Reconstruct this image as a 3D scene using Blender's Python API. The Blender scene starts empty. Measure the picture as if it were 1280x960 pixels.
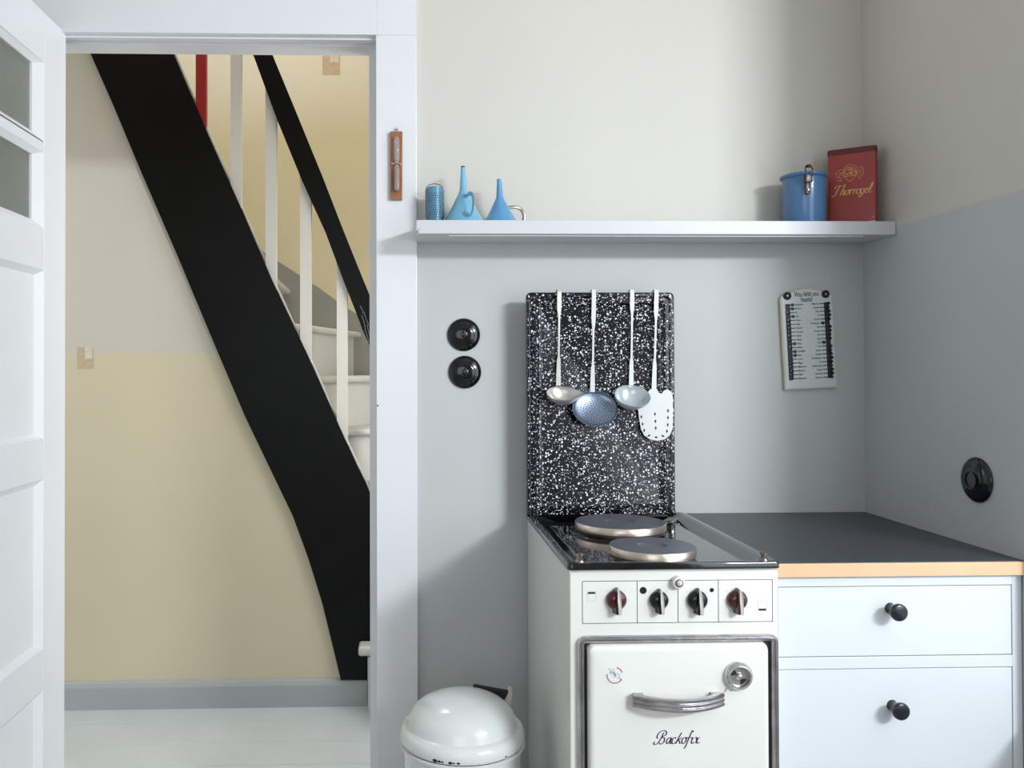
import bpy, bmesh, math, random
from mathutils import Vector, Matrix
random.seed(4)
PI = math.pi
S = bpy.context.scene
COL = S.collection

# ------------------------------------------------------------------ camera
F, PCX, PCY = 1055.0, 540.0, 452.0
EYE = Vector((0, -2.276, 1.28))
RM = Matrix.Rotation(-.030, 4, 'Z') @ Matrix.Rotation(PI/2 + .011, 4, 'X') @ Matrix.Rotation(-.0025, 4, 'Z')
cam_d = bpy.data.cameras.new('camera')
cam = bpy.data.objects.new('camera', cam_d)
COL.objects.link(cam)
cam.matrix_world = Matrix.Translation(EYE) @ RM
cam_d.sensor_width = 36
cam_d.lens = F / 1280 * 36
cam_d.shift_x = (640 - PCX) / 1280
cam_d.shift_y = -(480 - PCY) / 1280
cam_d.clip_start = .02
S.camera = cam

# ------------------------------------------------------------------ world, lights, exposure
W = bpy.data.worlds.new('world')
S.world = W
W.use_nodes = True
W.node_tree.nodes['Background'].inputs[0].default_value = (.85, .92, 1, 1)
W.node_tree.nodes['Background'].inputs[1].default_value = 1.0
vs = S.view_settings
vs.view_transform = 'Standard'
vs.look = 'None'
vs.exposure = 0.0
vs.gamma = 1


def area(name, loc, target, sx, sy, power, color):
    d = bpy.data.lights.new(name, 'AREA')
    d.shape = 'RECTANGLE'
    d.size, d.size_y, d.energy, d.color = sx, sy, power, color
    o = bpy.data.objects.new(name, d)
    COL.objects.link(o)
    o.location = loc
    o.rotation_euler = (Vector(target) - Vector(loc)).to_track_quat('-Z', 'Y').to_euler()
    return o


# daylight through the window in the right wall: bright cloud further off, soft sky in the opening
area('window_cloud_light', (2.75, -3.80, 2.55), (.4, -.3, 1.0), 1.0, .26, 118, (.92, .97, 1))
area('window_sky_light', (1.33, -1.75, 1.62), (0, -1.75, 1.5), 1.9, 1.5, 19, (.90, .95, 1))
# added fill lamp behind the camera, not a known window
area('rear_fill_light', (-.5, -4.15, 1.6), (-.2, 0, 1.3), 1.7, 1.4, 14, (.90, .95, 1))
# added out-of-view fill lamps that brighten the stairwell, hall and steps
area('stairwell_fill_light', (-.9, 1.35, 4.3), (-.6, 1.45, 0), 1.6, .7, 42, (1, .97, .93))
area('hall_left_fill_light', (-2.35, .5, 1.6), (0, .7, 1.0), .7, 1.3, 8, (.95, .97, 1))  # added fill from the left end of the hall
area('hall_right_fill_light', (.66, .42, 1.15), (-.9, .80, .6), .5, 1.6, 19, (.97, .98, 1))  # added fill from the right, lifts the risers and lower hall wall


# ------------------------------------------------------------------ helpers
def ray(px, py):
    return (RM.to_3x3() @ Vector(((px - PCX) / F, -(py - PCY) / F, -1))).normalized()


def aty(px, py, y):
    r = ray(px, py)
    return EYE + r * ((y - EYE.y) / r.y)


def atx(px, py, x):
    r = ray(px, py)
    return EYE + r * ((x - EYE.x) / r.x)


def atz(px, py, z):
    r = ray(px, py)
    return EYE + r * ((z - EYE.z) / r.z)


def lin(c):
    return tuple(((v / 255) / 12.92 if v / 255 <= .04045 else ((v / 255 + .055) / 1.055) ** 2.4) for v in c) + (1,)


MATS = {}


def mat(name, col, rough=.5, metal=0, bump=0, bscale=40, var=0, vscale=6, coat=0, **kw):
    m = bpy.data.materials.new(name)
    m.use_nodes = True
    nt = m.node_tree
    b = nt.nodes['Principled BSDF']
    b.inputs['Base Color'].default_value = lin(col)
    b.inputs['Roughness'].default_value = rough
    b.inputs['Metallic'].default_value = metal
    b.inputs['Coat Weight'].default_value = coat
    tc = nt.nodes.new('ShaderNodeTexCoord')
    if var:
        n = nt.nodes.new('ShaderNodeTexNoise')
        n.inputs['Scale'].default_value = vscale
        n.inputs['Detail'].default_value = 5
        nt.links.new(tc.outputs['Object'], n.inputs['Vector'])
        mr = nt.nodes.new('ShaderNodeMapRange')
        mr.inputs[1].default_value, mr.inputs[2].default_value = .3, .7
        mr.inputs[3].default_value, mr.inputs[4].default_value = 1 - var, 1 + var
        nt.links.new(n.outputs['Fac'], mr.inputs[0])
        mx = nt.nodes.new('ShaderNodeVectorMath')
        mx.operation = 'SCALE'
        mx.inputs[0].default_value = lin(col)[:3]
        nt.links.new(mr.outputs[0], mx.inputs['Scale'])
        nt.links.new(mx.outputs[0], b.inputs['Base Color'])
        kw['vec'] = mx
    if bump:
        n = nt.nodes.new('ShaderNodeTexNoise')
        n.inputs['Scale'].default_value = bscale
        n.inputs['Detail'].default_value = 4
        nt.links.new(tc.outputs['Object'], n.inputs['Vector'])
        bp = nt.nodes.new('ShaderNodeBump')
        bp.inputs['Strength'].default_value = bump
        bp.inputs['Distance'].default_value = .002
        nt.links.new(n.outputs['Fac'], bp.inputs['Height'])
        nt.links.new(bp.outputs[0], b.inputs['Normal'])
    MATS[name] = m
    return m


def two_tone(name, top, bottom, rough, z0, slope=0, soft=.003, bump=.25, var=.02):
    """wall paint: one colour above and another below the paint line z = z0 + slope*x (object = world space)"""
    m = mat(name, top, rough, bump=bump, bscale=25)
    nt = m.node_tree
    b = nt.nodes['Principled BSDF']
    g = nt.nodes.new('ShaderNodeNewGeometry')
    sp = nt.nodes.new('ShaderNodeSeparateXYZ')
    nt.links.new(g.outputs['Position'], sp.inputs[0])
    ma = nt.nodes.new('ShaderNodeMath')
    ma.operation = 'MULTIPLY_ADD'
    nt.links.new(sp.outputs['X'], ma.inputs[0])
    ma.inputs[1].default_value = -slope
    nt.links.new(sp.outputs['Z'], ma.inputs[2])
    # slightly uneven hand-painted line
    n = nt.nodes.new('ShaderNodeTexNoise')
    n.inputs['Scale'].default_value = 7
    nt.links.new(g.outputs['Position'], n.inputs['Vector'])
    ad = nt.nodes.new('ShaderNodeMath')
    ad.operation = 'MULTIPLY_ADD'
    nt.links.new(n.outputs['Fac'], ad.inputs[0])
    ad.inputs[1].default_value = .004
    nt.links.new(ma.outputs[0], ad.inputs[2])
    mr = nt.nodes.new('ShaderNodeMapRange')
    mr.inputs[1].default_value, mr.inputs[2].default_value = z0 - soft + .002, z0 + soft + .002
    nt.links.new(ad.outputs[0], mr.inputs[0])
    mx = nt.nodes.new('ShaderNodeMix')
    mx.data_type = 'RGBA'
    nt.links.new(mr.outputs[0], mx.inputs['Factor'])
    mx.inputs['A'].default_value = lin(bottom)
    mx.inputs['B'].default_value = lin(top)
    n2 = nt.nodes.new('ShaderNodeTexNoise')
    n2.inputs['Scale'].default_value = 2.5
    n2.inputs['Detail'].default_value = 6
    nt.links.new(g.outputs['Position'], n2.inputs['Vector'])
    m2 = nt.nodes.new('ShaderNodeMapRange')
    m2.inputs[1].default_value, m2.inputs[2].default_value = .3, .7
    m2.inputs[3].default_value, m2.inputs[4].default_value = 1 - var, 1 + var
    nt.links.new(n2.outputs['Fac'], m2.inputs[0])
    vm = nt.nodes.new('ShaderNodeVectorMath')
    vm.operation = 'SCALE'
    nt.links.new(mx.outputs['Result'], vm.inputs[0])
    nt.links.new(m2.outputs[0], vm.inputs['Scale'])
    nt.links.new(vm.outputs[0], b.inputs['Base Color'])
    return m


def chips(m, color, scale, thr, seed=0.0):
    """small voronoi spots of another colour on an enamel surface"""
    nt = m.node_tree
    b = nt.nodes['Principled BSDF']
    tc = nt.nodes.new('ShaderNodeTexCoord')
    mp = nt.nodes.new('ShaderNodeMapping')
    mp.inputs['Location'].default_value = (seed, seed * 1.7, seed * .6)
    nt.links.new(tc.outputs['Object'], mp.inputs[0])
    # wobble so that spots are irregular
    nz = nt.nodes.new('ShaderNodeTexNoise')
    nz.inputs['Scale'].default_value = scale * 1.3
    nt.links.new(mp.outputs[0], nz.inputs['Vector'])
    off = nt.nodes.new('ShaderNodeVectorMath')
    off.operation = 'MULTIPLY_ADD'
    nt.links.new(nz.outputs['Color'], off.inputs[0])
    off.inputs[1].default_value = (.9 / scale,) * 3
    nt.links.new(mp.outputs[0], off.inputs[2])
    v = nt.nodes.new('ShaderNodeTexVoronoi')
    v.inputs['Scale'].default_value = scale
    nt.links.new(off.outputs[0], v.inputs['Vector'])
    # random size per cell
    sep = nt.nodes.new('ShaderNodeSeparateColor')
    nt.links.new(v.outputs['Color'], sep.inputs[0])
    mu = nt.nodes.new('ShaderNodeMath')
    mu.operation = 'MULTIPLY'
    nt.links.new(sep.outputs[0], mu.inputs[0])
    mu.inputs[1].default_value = thr
    lt = nt.nodes.new('ShaderNodeMath')
    lt.operation = 'LESS_THAN'
    nt.links.new(v.outputs['Distance'], lt.inputs[0])
    nt.links.new(mu.outputs[0], lt.inputs[1])
    mx = nt.nodes.new('ShaderNodeMix')
    mx.data_type = 'RGBA'
    nt.links.new(lt.outputs[0], mx.inputs['Factor'])
    src = b.inputs['Base Color'].links[0].from_socket if b.inputs['Base Color'].links else None
    if src:
        nt.links.new(src, mx.inputs['A'])
    else:
        mx.inputs['A'].default_value = b.inputs['Base Color'].default_value
    mx.inputs['B'].default_value = lin(color)
    nt.links.new(mx.outputs['Result'], b.inputs['Base Color'])
    return m


# palette
m_wall = two_tone('kitchen_wall_paint', (207, 203, 195), (190, 193, 193), .55, 1.647)
m_wall_plain = mat('plain_wall_paint', (226, 224, 218), .6, bump=.2)
m_ceiling = mat('ceiling_paint', (232, 231, 228), .7, bump=.2)
m_hall = two_tone('hall_wall_paint', (207, 201, 187), (213, 203, 175), .42, 1.3515, soft=.002)
m_stairwall = two_tone('stairwell_paint', (224, 217, 198), (214, 203, 168), .45, 2.60, slope=.12, soft=.14)
m_trim = mat('white_gloss_trim', (226, 227, 230), .32, bump=.35, bscale=18, var=.012)
m_door = mat('white_door_paint', (232, 234, 238), .3, bump=.3, bscale=14, var=.012)
m_shelf = mat('white_shelf_paint', (203, 205, 209), .42, bump=.25, bscale=30)
m_floor = mat('hall_floor_paint', (206, 213, 216), .35, bump=.5, bscale=20, var=.03)
m_kfloor = mat('kitchen_floor', (178, 178, 174), .5, bump=.3, var=.1)
m_base = mat('grey_skirting_paint', (172, 177, 178), .4, bump=.3, var=.03)
m_black = mat('black_gloss_paint', (9, 9, 10), .38, bump=.4, bscale=16, var=.15)
m_black.node_tree.nodes['Principled BSDF'].inputs['Specular IOR Level'].default_value = .18
m_white_bal = mat('white_baluster_paint', (222, 219, 212), .4, bump=.2)
m_red = mat('red_paint', (158, 30, 34), .4)
m_step = mat('grey_stair_paint', (204, 205, 200), .4, bump=.35, var=.04)
m_skirt = mat('dark_grey_stair_skirting', (142, 141, 134), .45, bump=.3, var=.05)
m_patch1 = mat('bare_plaster_patch', (200, 178, 148), .8, var=.12, vscale=60, bump=.6, bscale=120)
m_patch2 = mat('pale_lime_patch', (215, 208, 195), .8, var=.08, vscale=60)
m_enamel = chips(mat('white_stove_enamel', (229, 229, 224), .16, var=.01, coat=.4), (60, 58, 60), 9, .02)
m_black_en = mat('black_enamel', (9, 9, 12), .1, bump=.08, bscale=12, coat=.6)
m_spec = chips(chips(mat('speckled_black_enamel', (11, 10, 17), .16, coat=.3, bump=.15, bscale=90), (232, 232, 240), 140, .42, 0), (220, 220, 234), 220, .36, 3.1)
m_rib = mat('glossy_rib_enamel', (70, 74, 96), .12, coat=1)
m_line = mat('thin_print_black', (60, 62, 66), .5)
m_ink = mat('printed_ink', (46, 44, 66), .6)
m_icon = mat('icon_black', (16, 16, 18), .4)
m_iconw = mat('icon_outline', (190, 192, 192), .5)
m_alu = mat('worn_aluminium', (186, 182, 184), .28, 1, bump=.5, bscale=60, var=.16, vscale=28)
m_chrome = mat('chrome', (205, 203, 202), .24, .85)
m_dkchrome = mat('tarnished_chrome', (150, 140, 138), .22, 1, var=.2, vscale=80)
m_iron = mat('cast_iron_plate', (98, 101, 112), .36, .4, bump=.25, bscale=150, var=.08, vscale=30)
m_rim = mat('plate_steel_rim', (214, 200, 188), .28, .85, var=.1, vscale=40)
m_gap = mat('dark_gap', (18, 18, 22), .6)
m_knobred = mat('dark_red_bakelite', (66, 13, 19), .15, coat=.5)
m_knobblk = mat('black_bakelite', (7, 7, 9), .14, coat=.15)
m_knobfin = mat('knob_metal_fin', (196, 194, 190), .38, .35)
m_bisque = mat('cream_lamp_ring', (226, 222, 214), .3)
m_lens = mat('lamp_lens', (196, 198, 204), .08)
m_stick_r = mat('worn_sticker_red', (176, 120, 128), .6)
m_stick_b = mat('worn_sticker_blue', (172, 192, 198), .6)
m_lino = mat('dark_linoleum', (62, 65, 70), .38, bump=.1, bscale=60, var=.04, vscale=12)
m_beech = mat('beech_edge', (222, 184, 146), .4, var=.04, vscale=18)
m_cab = mat('white_cabinet_lacquer', (216, 221, 226), .3)
m_cabknob = mat('black_wooden_knob', (24, 26, 34), .25, coat=.4)
m_blue = mat('light_blue_enamel', (118, 178, 208), .22, coat=.4, var=.06, vscale=30)
m_blue2 = mat('medium_blue_enamel', (92, 152, 196), .25, coat=.4, var=.05, vscale=30)
m_gblue = mat('grater_blue', (128, 178, 202), .35, .1, var=.1, vscale=40)
m_teeth = mat('worn_tooth_edge', (70, 98, 112), .4, .4)
m_dblue = mat('deep_blue_enamel', (72, 114, 158), .28, coat=.3, var=.04, vscale=20)
m_tin = mat('red_tin', (156, 50, 50), .35, var=.08, vscale=20, coat=.2)
m_tin_lid = mat('dark_red_lid', (92, 20, 26), .4, var=.15, vscale=60)
m_gold = mat('gold_print', (222, 178, 112), .4)
m_goldpale = mat('faded_gold_print', (206, 128, 96), .45)
m_paper = mat('torn_white_paper', (226, 218, 208), .8)
m_wire = mat('dull_wire', (128, 128, 124), .35, .8)
m_latch = mat('brown_steel_latch', (84, 76, 76), .35, .8, var=.2, vscale=80)
m_utensil = mat('white_enamel_utensil', (222, 224, 224), .2, coat=.3, var=.02)
m_utgrey = mat('grey_enamel_bowl', (196, 204, 208), .22, .35, coat=.3)
m_utalu = mat('satin_aluminium', (212, 208, 202), .33, .8, var=.04, vscale=40)
m_skim = mat('bluish_steel', (128, 142, 162), .27, .85, var=.05)
m_wood = mat('varnished_wood', (146, 96, 62), .3, var=.25, vscale=26, coat=.4)
m_sand = mat('pink_sand', (170, 100, 88), .8)
m_board = mat('cream_enamel_board', (206, 212, 210), .3, var=.015)
m_boardedge = mat('aged_ivory_edge', (204, 198, 172), .4, var=.05)
m_navy = mat('navy_slider_track', (28, 28, 48), .4)
m_bin = chips(mat('bin_enamel', (220, 223, 222), .2, coat=.35, var=.01), (50, 46, 50), 14, .03)
m_bracket = mat('bin_bracket_cream', (208, 202, 188), .35)

m_glass = bpy.data.materials.new('frosted_glass')
m_glass.use_nodes = True
_b = m_glass.node_tree.nodes['Principled BSDF']
_b.inputs['Base Color'].default_value = lin((205, 208, 200))
_b.inputs['Roughness'].default_value = .35
_b.inputs['Transmission Weight'].default_value = .85
_b.inputs['IOR'].default_value = 1.3
_n = m_glass.node_tree.nodes.new('ShaderNodeTexNoise')
_n.inputs['Scale'].default_value = 90
_p = m_glass.node_tree.nodes.new('ShaderNodeBump')
_p.inputs['Strength'].default_value = .8
_p.inputs['Distance'].default_value = .004
m_glass.node_tree.links.new(_n.outputs['Fac'], _p.inputs['Height'])
m_glass.node_tree.links.new(_p.outputs[0], _b.inputs['Normal'])
m_tube = bpy.data.materials.new('clear_tube_glass')
m_tube.use_nodes = True
_b = m_tube.node_tree.nodes['Principled BSDF']
_b.inputs['Roughness'].default_value = .03
_b.inputs['Transmission Weight'].default_value = .72
_b.inputs['Base Color'].default_value = lin((235, 228, 222))
_b.inputs['IOR'].default_value = 1.35


def root(name, loc, label, cat, group=None):
    o = bpy.data.objects.new(name, None)
    o.empty_display_size = .05
    COL.objects.link(o)
    o.location = loc
    o['label'] = label
    o['category'] = cat
    if group:
        o['group'] = group
    return o


def worldloc(p):
    v = Vector((0, 0, 0))
    while p:
        v = v + Vector(p.location)
        p = p.parent
    return v


def link(name, bm, m, parent=None, smooth=None, label=None, kind=None, at=None):
    """bm in world coordinates -> one mesh object, origin on its parent (or at `at`)"""
    off = worldloc(parent)
    org = Vector(at) if at is not None else off
    bmesh.ops.recalc_face_normals(bm, faces=bm.faces[:])
    bm.transform(Matrix.Translation(-org))
    me = bpy.data.meshes.new(name)
    bm.to_mesh(me)
    bm.free()
    me.materials.append(m)
    if smooth is not None:
        me.shade_smooth()
        if smooth:
            me.set_sharp_from_angle(angle=math.radians(smooth))
    o = bpy.data.objects.new(name, me)
    COL.objects.link(o)
    o.parent = parent
    o.location = org - off
    if label:
        o['label'] = label
    if kind:
        o['kind'] = kind
    return o


def tag(o, label, cat, group=None):
    o['label'] = label
    o['category'] = cat
    if group:
        o['group'] = group
    return o


def bx(bm, x0, x1, y0, y1, z0, z1, bev=0, seg=2):
    r = bmesh.ops.create_cube(bm, size=1, matrix=Matrix.LocRotScale(
        ((x0 + x1) / 2, (y0 + y1) / 2, (z0 + z1) / 2), None, (abs(x1 - x0), abs(y1 - y0), abs(z1 - z0))))
    if bev:
        es = list({e for v in r['verts'] for e in v.link_edges})
        bmesh.ops.bevel(bm, geom=es, offset=bev, segments=seg, affect='EDGES', profile=.6)
    return bm


def box(*a, bev=0, seg=2):
    return bx(bmesh.new(), *a, bev=bev, seg=seg)


def lathe(bm, prof, M=Matrix(), n=40, close=True):
    """profile (r, z) turned about local z"""
    rings = []
    for r, z in prof:
        if r < 1e-6:
            rings.append([bm.verts.new(M @ Vector((0, 0, z)))])
        else:
            rings.append([bm.verts.new(M @ Vector((r * math.cos(2*PI*i/n), r * math.sin(2*PI*i/n), z))) for i in range(n)])
    for a, b in zip(rings, rings[1:]):
        for i in range(n):
            j = (i + 1) % n
            if len(a) == 1 and len(b) == 1:
                continue
            if len(a) == 1:
                bm.faces.new((a[0], b[j], b[i]))
            elif len(b) == 1:
                bm.faces.new((a[i], a[j], b[0]))
            else:
                bm.faces.new((a[i], a[j], b[j], b[i]))
    return bm


def cat_rom(pts, k=6):
    P = [Vector(p) for p in pts]
    if len(P) < 3:
        return P
    out = []
    for i in range(len(P) - 1):
        p0, p1, p2, p3 = P[max(i-1, 0)], P[i], P[i+1], P[min(i+2, len(P)-1)]
        for s in range(k):
            t = s / k
            out.append(.5 * ((2*p1) + (p2-p0)*t + (2*p0-5*p1+4*p2-p3)*t*t + (3*p1-p0-3*p2+p3)*t**3))
    out.append(P[-1])
    return out


def tube(bm, pts, r, n=10, flat=None, up=None):
    """tube along pts; r number or list; flat=(sx,sy) squashes the section, whose x follows `up` x tangent"""
    P = [Vector(p) for p in pts]
    R = r if isinstance(r, (list, tuple)) else [r] * len(P)
    U = Vector(up) if up else None
    rings = []
    prev = None
    for i, p in enumerate(P):
        t = (P[min(i+1, len(P)-1)] - P[max(i-1, 0)]).normalized()
        if U:
            s = U.cross(t).normalized()
            q = t.cross(s).normalized()
        else:
            if prev is None:
                prev = t.orthogonal().normalized()
            s = (prev - t * prev.dot(t)).normalized()
            prev = s
            q = t.cross(s)
        rr = R[i]
        rx, ry = (rr if isinstance(rr, (list, tuple)) else ((rr*flat[0], rr*flat[1]) if flat else (rr, rr)))
        g_ = 1.414 if n == 4 else 1
        rings.append([bm.verts.new(p + s*g_*rx*math.cos(2*PI*(k+.5*(n == 4))/n) + q*g_*ry*math.sin(2*PI*(k+.5*(n == 4))/n)) for k in range(n)])
    for a, b in zip(rings, rings[1:]):
        for k in range(n):
            j = (k+1) % n
            bm.faces.new((a[k], a[j], b[j], b[k]))
    bm.faces.new(rings[0][::-1])
    bm.faces.new(rings[-1])
    return bm


def prism_y(bm, poly, y0, y1):
    """polygon of (x, z) extruded from y0 to y1"""
    a = [bm.verts.new((x, y0, z)) for x, z in poly]
    b = [bm.verts.new((x, y1, z)) for x, z in poly]
    bm.faces.new(a)
    bm.faces.new(b[::-1])
    n = len(poly)
    for i in range(n):
        j = (i+1) % n
        bm.faces.new((a[i], b[i], b[j], a[j]))
    return bm


def prism_z(bm, poly, z0, z1):
    a = [bm.verts.new((x, y, z0)) for x, y in poly]
    b = [bm.verts.new((x, y, z1)) for x, y in poly]
    bm.faces.new(a)
    bm.faces.new(b[::-1])
    n = len(poly)
    for i in range(n):
        j = (i+1) % n
        bm.faces.new((a[i], b[i], b[j], a[j]))
    return bm


def rrect(x0, x1, z0, z1, r, k=5, rs=None):
    """rounded rectangle, counter-clockwise"""
    rs = rs or (r, r, r, r)           # bl, br, tr, tl
    out = []
    for (cx, cz, a0, q) in ((x0, z0, PI, 0), (x1, z0, 1.5*PI, 1), (x1, z1, 0, 2), (x0, z1, .5*PI, 3)):
        rr = rs[q]
        ox = cx + rr if q in (0, 3) else cx - rr
        oz = cz + rr if q in (0, 1) else cz - rr
        for i in range(k+1):
            a = a0 + .5*PI*i/k
            out.append((ox + rr*math.cos(a), oz + rr*math.sin(a)))
    return out


def struct(name, bm, m, parent=None, smooth=None):
    return link(name, bm, m, parent, smooth, kind='structure')


def ribbon(bm, pts, w, M, k=6, lift=.0004):
    """pen stroke: pts 2-D, smoothed; w number or fn(angle) for a broad nib; M maps (x, y, lift)"""
    P = cat_rom([(p[0], p[1], 0) for p in pts], k)
    L, Rr = [], []
    for i, p in enumerate(P):
        t = (P[min(i+1, len(P)-1)] - P[max(i-1, 0)])
        t = t.normalized() if t.length > 0 else Vector((1, 0, 0))
        nrm = Vector((-t.y, t.x, 0))
        ww = w(t) if callable(w) else w
        L.append(bm.verts.new(M @ Vector((p.x + nrm.x*ww/2, p.y + nrm.y*ww/2, lift))))
        Rr.append(bm.verts.new(M @ Vector((p.x - nrm.x*ww/2, p.y - nrm.y*ww/2, lift))))
    for i in range(len(P)-1):
        bm.faces.new((L[i], Rr[i], Rr[i+1], L[i+1]))


# ================================================================== SETTING
WT = .115             # wall thickness at the door
XR = 1.253
JX = aty(470.5, 460, -.018).x          # inner edge of the right door casing
CX = aty(521.5, 460, -.018).x          # outer edge of the right door casing
DX = -.912                             # face of the open door
HEAD = aty(300, 41.8, -.018).z         # lower edge of the head casing
JL = DX - .075
# kitchen back wall in one mesh round the doorway
bm = bmesh.new()
bx(bm, JX + .02, XR + .12, 0, WT, 0, 2.75)
bx(bm, -1.9, JL - .02, 0, WT, 0, 2.75)
bx(bm, JL - .02, JX + .02, 0, WT, HEAD + .02, 2.75)
struct('wall_back', bm, m_wall)
WY0, WY1, WZ0, WZ1 = -2.75, -.62, .55, 2.62
bm = bmesh.new()
bx(bm, XR, XR + .12, WY1, 0, 0, 2.75)
bx(bm, XR, XR + .12, -4.3, WY0, 0, 2.75)
bx(bm, XR, XR + .12, WY0, WY1, 0, WZ0)
bx(bm, XR, XR + .12, WY0, WY1, WZ1, 2.75)
struct('wall_right', bm, m_wall)
struct('wall_left', box(-2.0, -1.9, -4.3, 0, 0, 2.75), m_wall_plain)
struct('wall_front', box(-2.0, XR + .12, -4.4, -4.3, 0, 2.75), m_wall_plain)
struct('ceiling', box(-2.0, XR + .12, -4.4, WT, 2.75, 2.85), m_ceiling)
# window in the right wall
w1 = root('window_1', (XR + .08, -1.67, WZ0), '', '')
for k in ('label', 'category'):
    del w1[k]
w1['kind'] = 'structure'
for (a, b, c, d) in ((WY0, WY0+.05, WZ0, WZ1), (WY1-.03, WY1, WZ0, WZ1),
                     (WY0+.05, WY1-.05, WZ0, WZ0+.05), (WY0+.05, WY1-.05, WZ1-.05, WZ1)):
    link('window_frame', box(XR+.04, XR+.085, a, b, c, d), m_trim, w1)
bm = bmesh.new()
link('window_sill', box(XR+.0, XR+.14, WY0, WY1, WZ0, WZ0+.012), m_trim, w1)

# floor: kitchen slab and painted hall planks
fl = struct('floor', box(-2.0, XR + .12, -4.4, WT, -.06, 0), m_kfloor)
struct('floor', box(-2.4, .9, WT, 2.1, -.06, -.012), m_gap)
seams = [.002 + WT, .31, .49, .67, .86]
HY = .985
yy = [atz(270, v, 0).y for v in (957, 928, 901, 887)]
edges_y = [WT, yy[0]-.21, yy[0], yy[1], yy[2], HY+.02]
hf = root('floor', (-.7, .5, 0), '', '')
for k in ('label', 'category'):
    del hf[k]
hf['kind'] = 'structure'
for a, b in zip(edges_y, edges_y[1:]):
    link('plank', box(-2.4, .9, a + .001, b - .002, -.02, 0, bev=.0015, seg=1), m_floor, hf)

# hall wall below and left of the stair string (it closes the space under the stair)
SL = [(113, 67), (140, 128), (176, 214), (224, 325), (272, 440), (306, 520), (340, 591), (366, 645), (386, 700), (403, 755), (414, 800), (426, 850)]
SR = [(217, 67), (259, 166), (303, 264), (340, 350), (386, 447), (425, 535), (447, 583), (457, 603), (463, 618), (466.5, 640), (466.5, 700), (466.5, 850)]
SY = HY - .022                # front face of the string
pl = [aty(px, py, SY) for px, py in SL]
pr = [aty(px, py, SY) for px, py in SR]


def ext(p, q, d):             # continue the line q->p beyond p by d
    v = Vector(p) - Vector(q)
    return Vector(p) + v.normalized() * d


pl_top, pr_top = ext(pl[0], pl[1], .75), ext(pr[0], pr[1], .75)
bm = bmesh.new()
wallpoly = [(-2.4, 0), (pl[-1].x + .03, 0)] + [(p.x + .03, p.z) for p in reversed(pl)] + [(pl_top.x + .03, pl_top.z), (-2.4, pl_top.z)]
prism_y(bm, wallpoly, HY, HY + .04)
struct('wall_hall', bm, m_hall)
zb = aty(250, 851, HY - .015).z
bm = bmesh.new()
prof = [(HY, 0), (HY - .018, 0), (HY - .018, zb - .022), (HY - .012, zb - .008), (HY - .004, zb), (HY, zb)]
XE = aty(459, 860, HY - .018).x
a = [bm.verts.new((-2.4, y, z)) for y, z in prof]
b = [bm.verts.new((XE, y, z)) for y, z in prof]
for i in range(len(prof)):
    j = (i+1) % len(prof)
    bm.faces.new((a[i], a[j], b[j], b[i]))
bm.faces.new(a)
bm.faces.new(b[::-1])
struct('baseboard_hall', bm, m_base)
YF = 1.86                     # far wall of the stairwell
struct('wall_stairwell', box(-2.9, .8, YF, YF + .1, 0, 4.6), m_stairwall)
struct('wall_stairwell_left', box(-2.9, -2.8, WT, YF, 0, 4.6), m_stairwall)
struct('wall_hall_left', box(-2.5, -2.4, WT, HY, 0, 2.75), m_hall)
struct('wall_stairwell_right', box(.7, .8, WT, YF, 0, 4.6), m_stairwall)
struct('wall_upper_landing', box(-2.9, .8, WT, WT + .05, 2.85, 4.6), m_stairwall)
struct('ceiling_hall', box(-2.5, .8, WT, .62, 2.75, 2.85), m_ceiling)
struct('ceiling_stairwell', box(-2.9, .8, WT, YF + .1, 4.6, 4.7), m_ceiling)

# painter's test patches scraped into the walls
def patch(nm, x0, y0, x1, y1, Y, m1, m2):
    p, q = aty(x0, y1, Y), aty(x1, y0, Y)
    pr_ = link(nm, box(p.x, q.x, Y - .0012, Y + .002, p.z, q.z), m1)
    pr_['kind'] = 'structure'
    w, h = q.x - p.x, q.z - p.z
    link('paint_layer', box(p.x + w*.45, q.x - w*.08, Y - .0022, Y, p.z + h*.45, q.z + h*.02), m2, pr_)
    return pr_


patch('trim_1', 97, 434, 117, 461, HY, m_patch1, m_patch2)
patch('trim_2', 403, 60, 425, 93, YF, m_patch1, m_patch2)

# door casing and jamb
bm = bmesh.new()
bx(bm, JX, CX, -.018, 0, 0, HEAD + .0, bev=.002)
bx(bm, JX + .004, CX, -.018, 0, HEAD, 2.6, bev=.0)
struct('trim_casing_right', bm, m_trim)
bm = bmesh.new()
bx(bm, JL - .1, JX + .004, -.018, 0, HEAD, HEAD + .125, bev=.002)
struct('trim_casing_head', bm, m_trim)
struct('trim_casing_left', box(JL - .105, JL, -.018, 0, 0, HEAD, bev=.002), m_trim)
OX = aty(463.5, 460, WT).x            # visible edge of the rebate on the right jamb
OZ = aty(300, 68.5, WT).z
bm = bmesh.new()
bx(bm, JX, JX + .02, 0, WT, 0, HEAD + .02)
bx(bm, OX, JX, .045, WT, 0, HEAD)
struct('trim_jamb_right', bm, m_trim)
bm = bmesh.new()
bx(bm, JL, JX, 0, WT, HEAD, HEAD + .02)
bx(bm, JL, OX, .045, WT, OZ, HEAD)
bx(bm, JL, JX, .004, .010, HEAD - .006, HEAD)
struct('trim_jamb_head', bm, m_trim)
bm = bmesh.new()
bx(bm, JL - .02, JL, 0, WT, 0, HEAD + .02)
bx(bm, JL, JL + .012, .045, WT, 0, OZ)
struct('trim_jamb_left', bm, m_trim)
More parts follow.
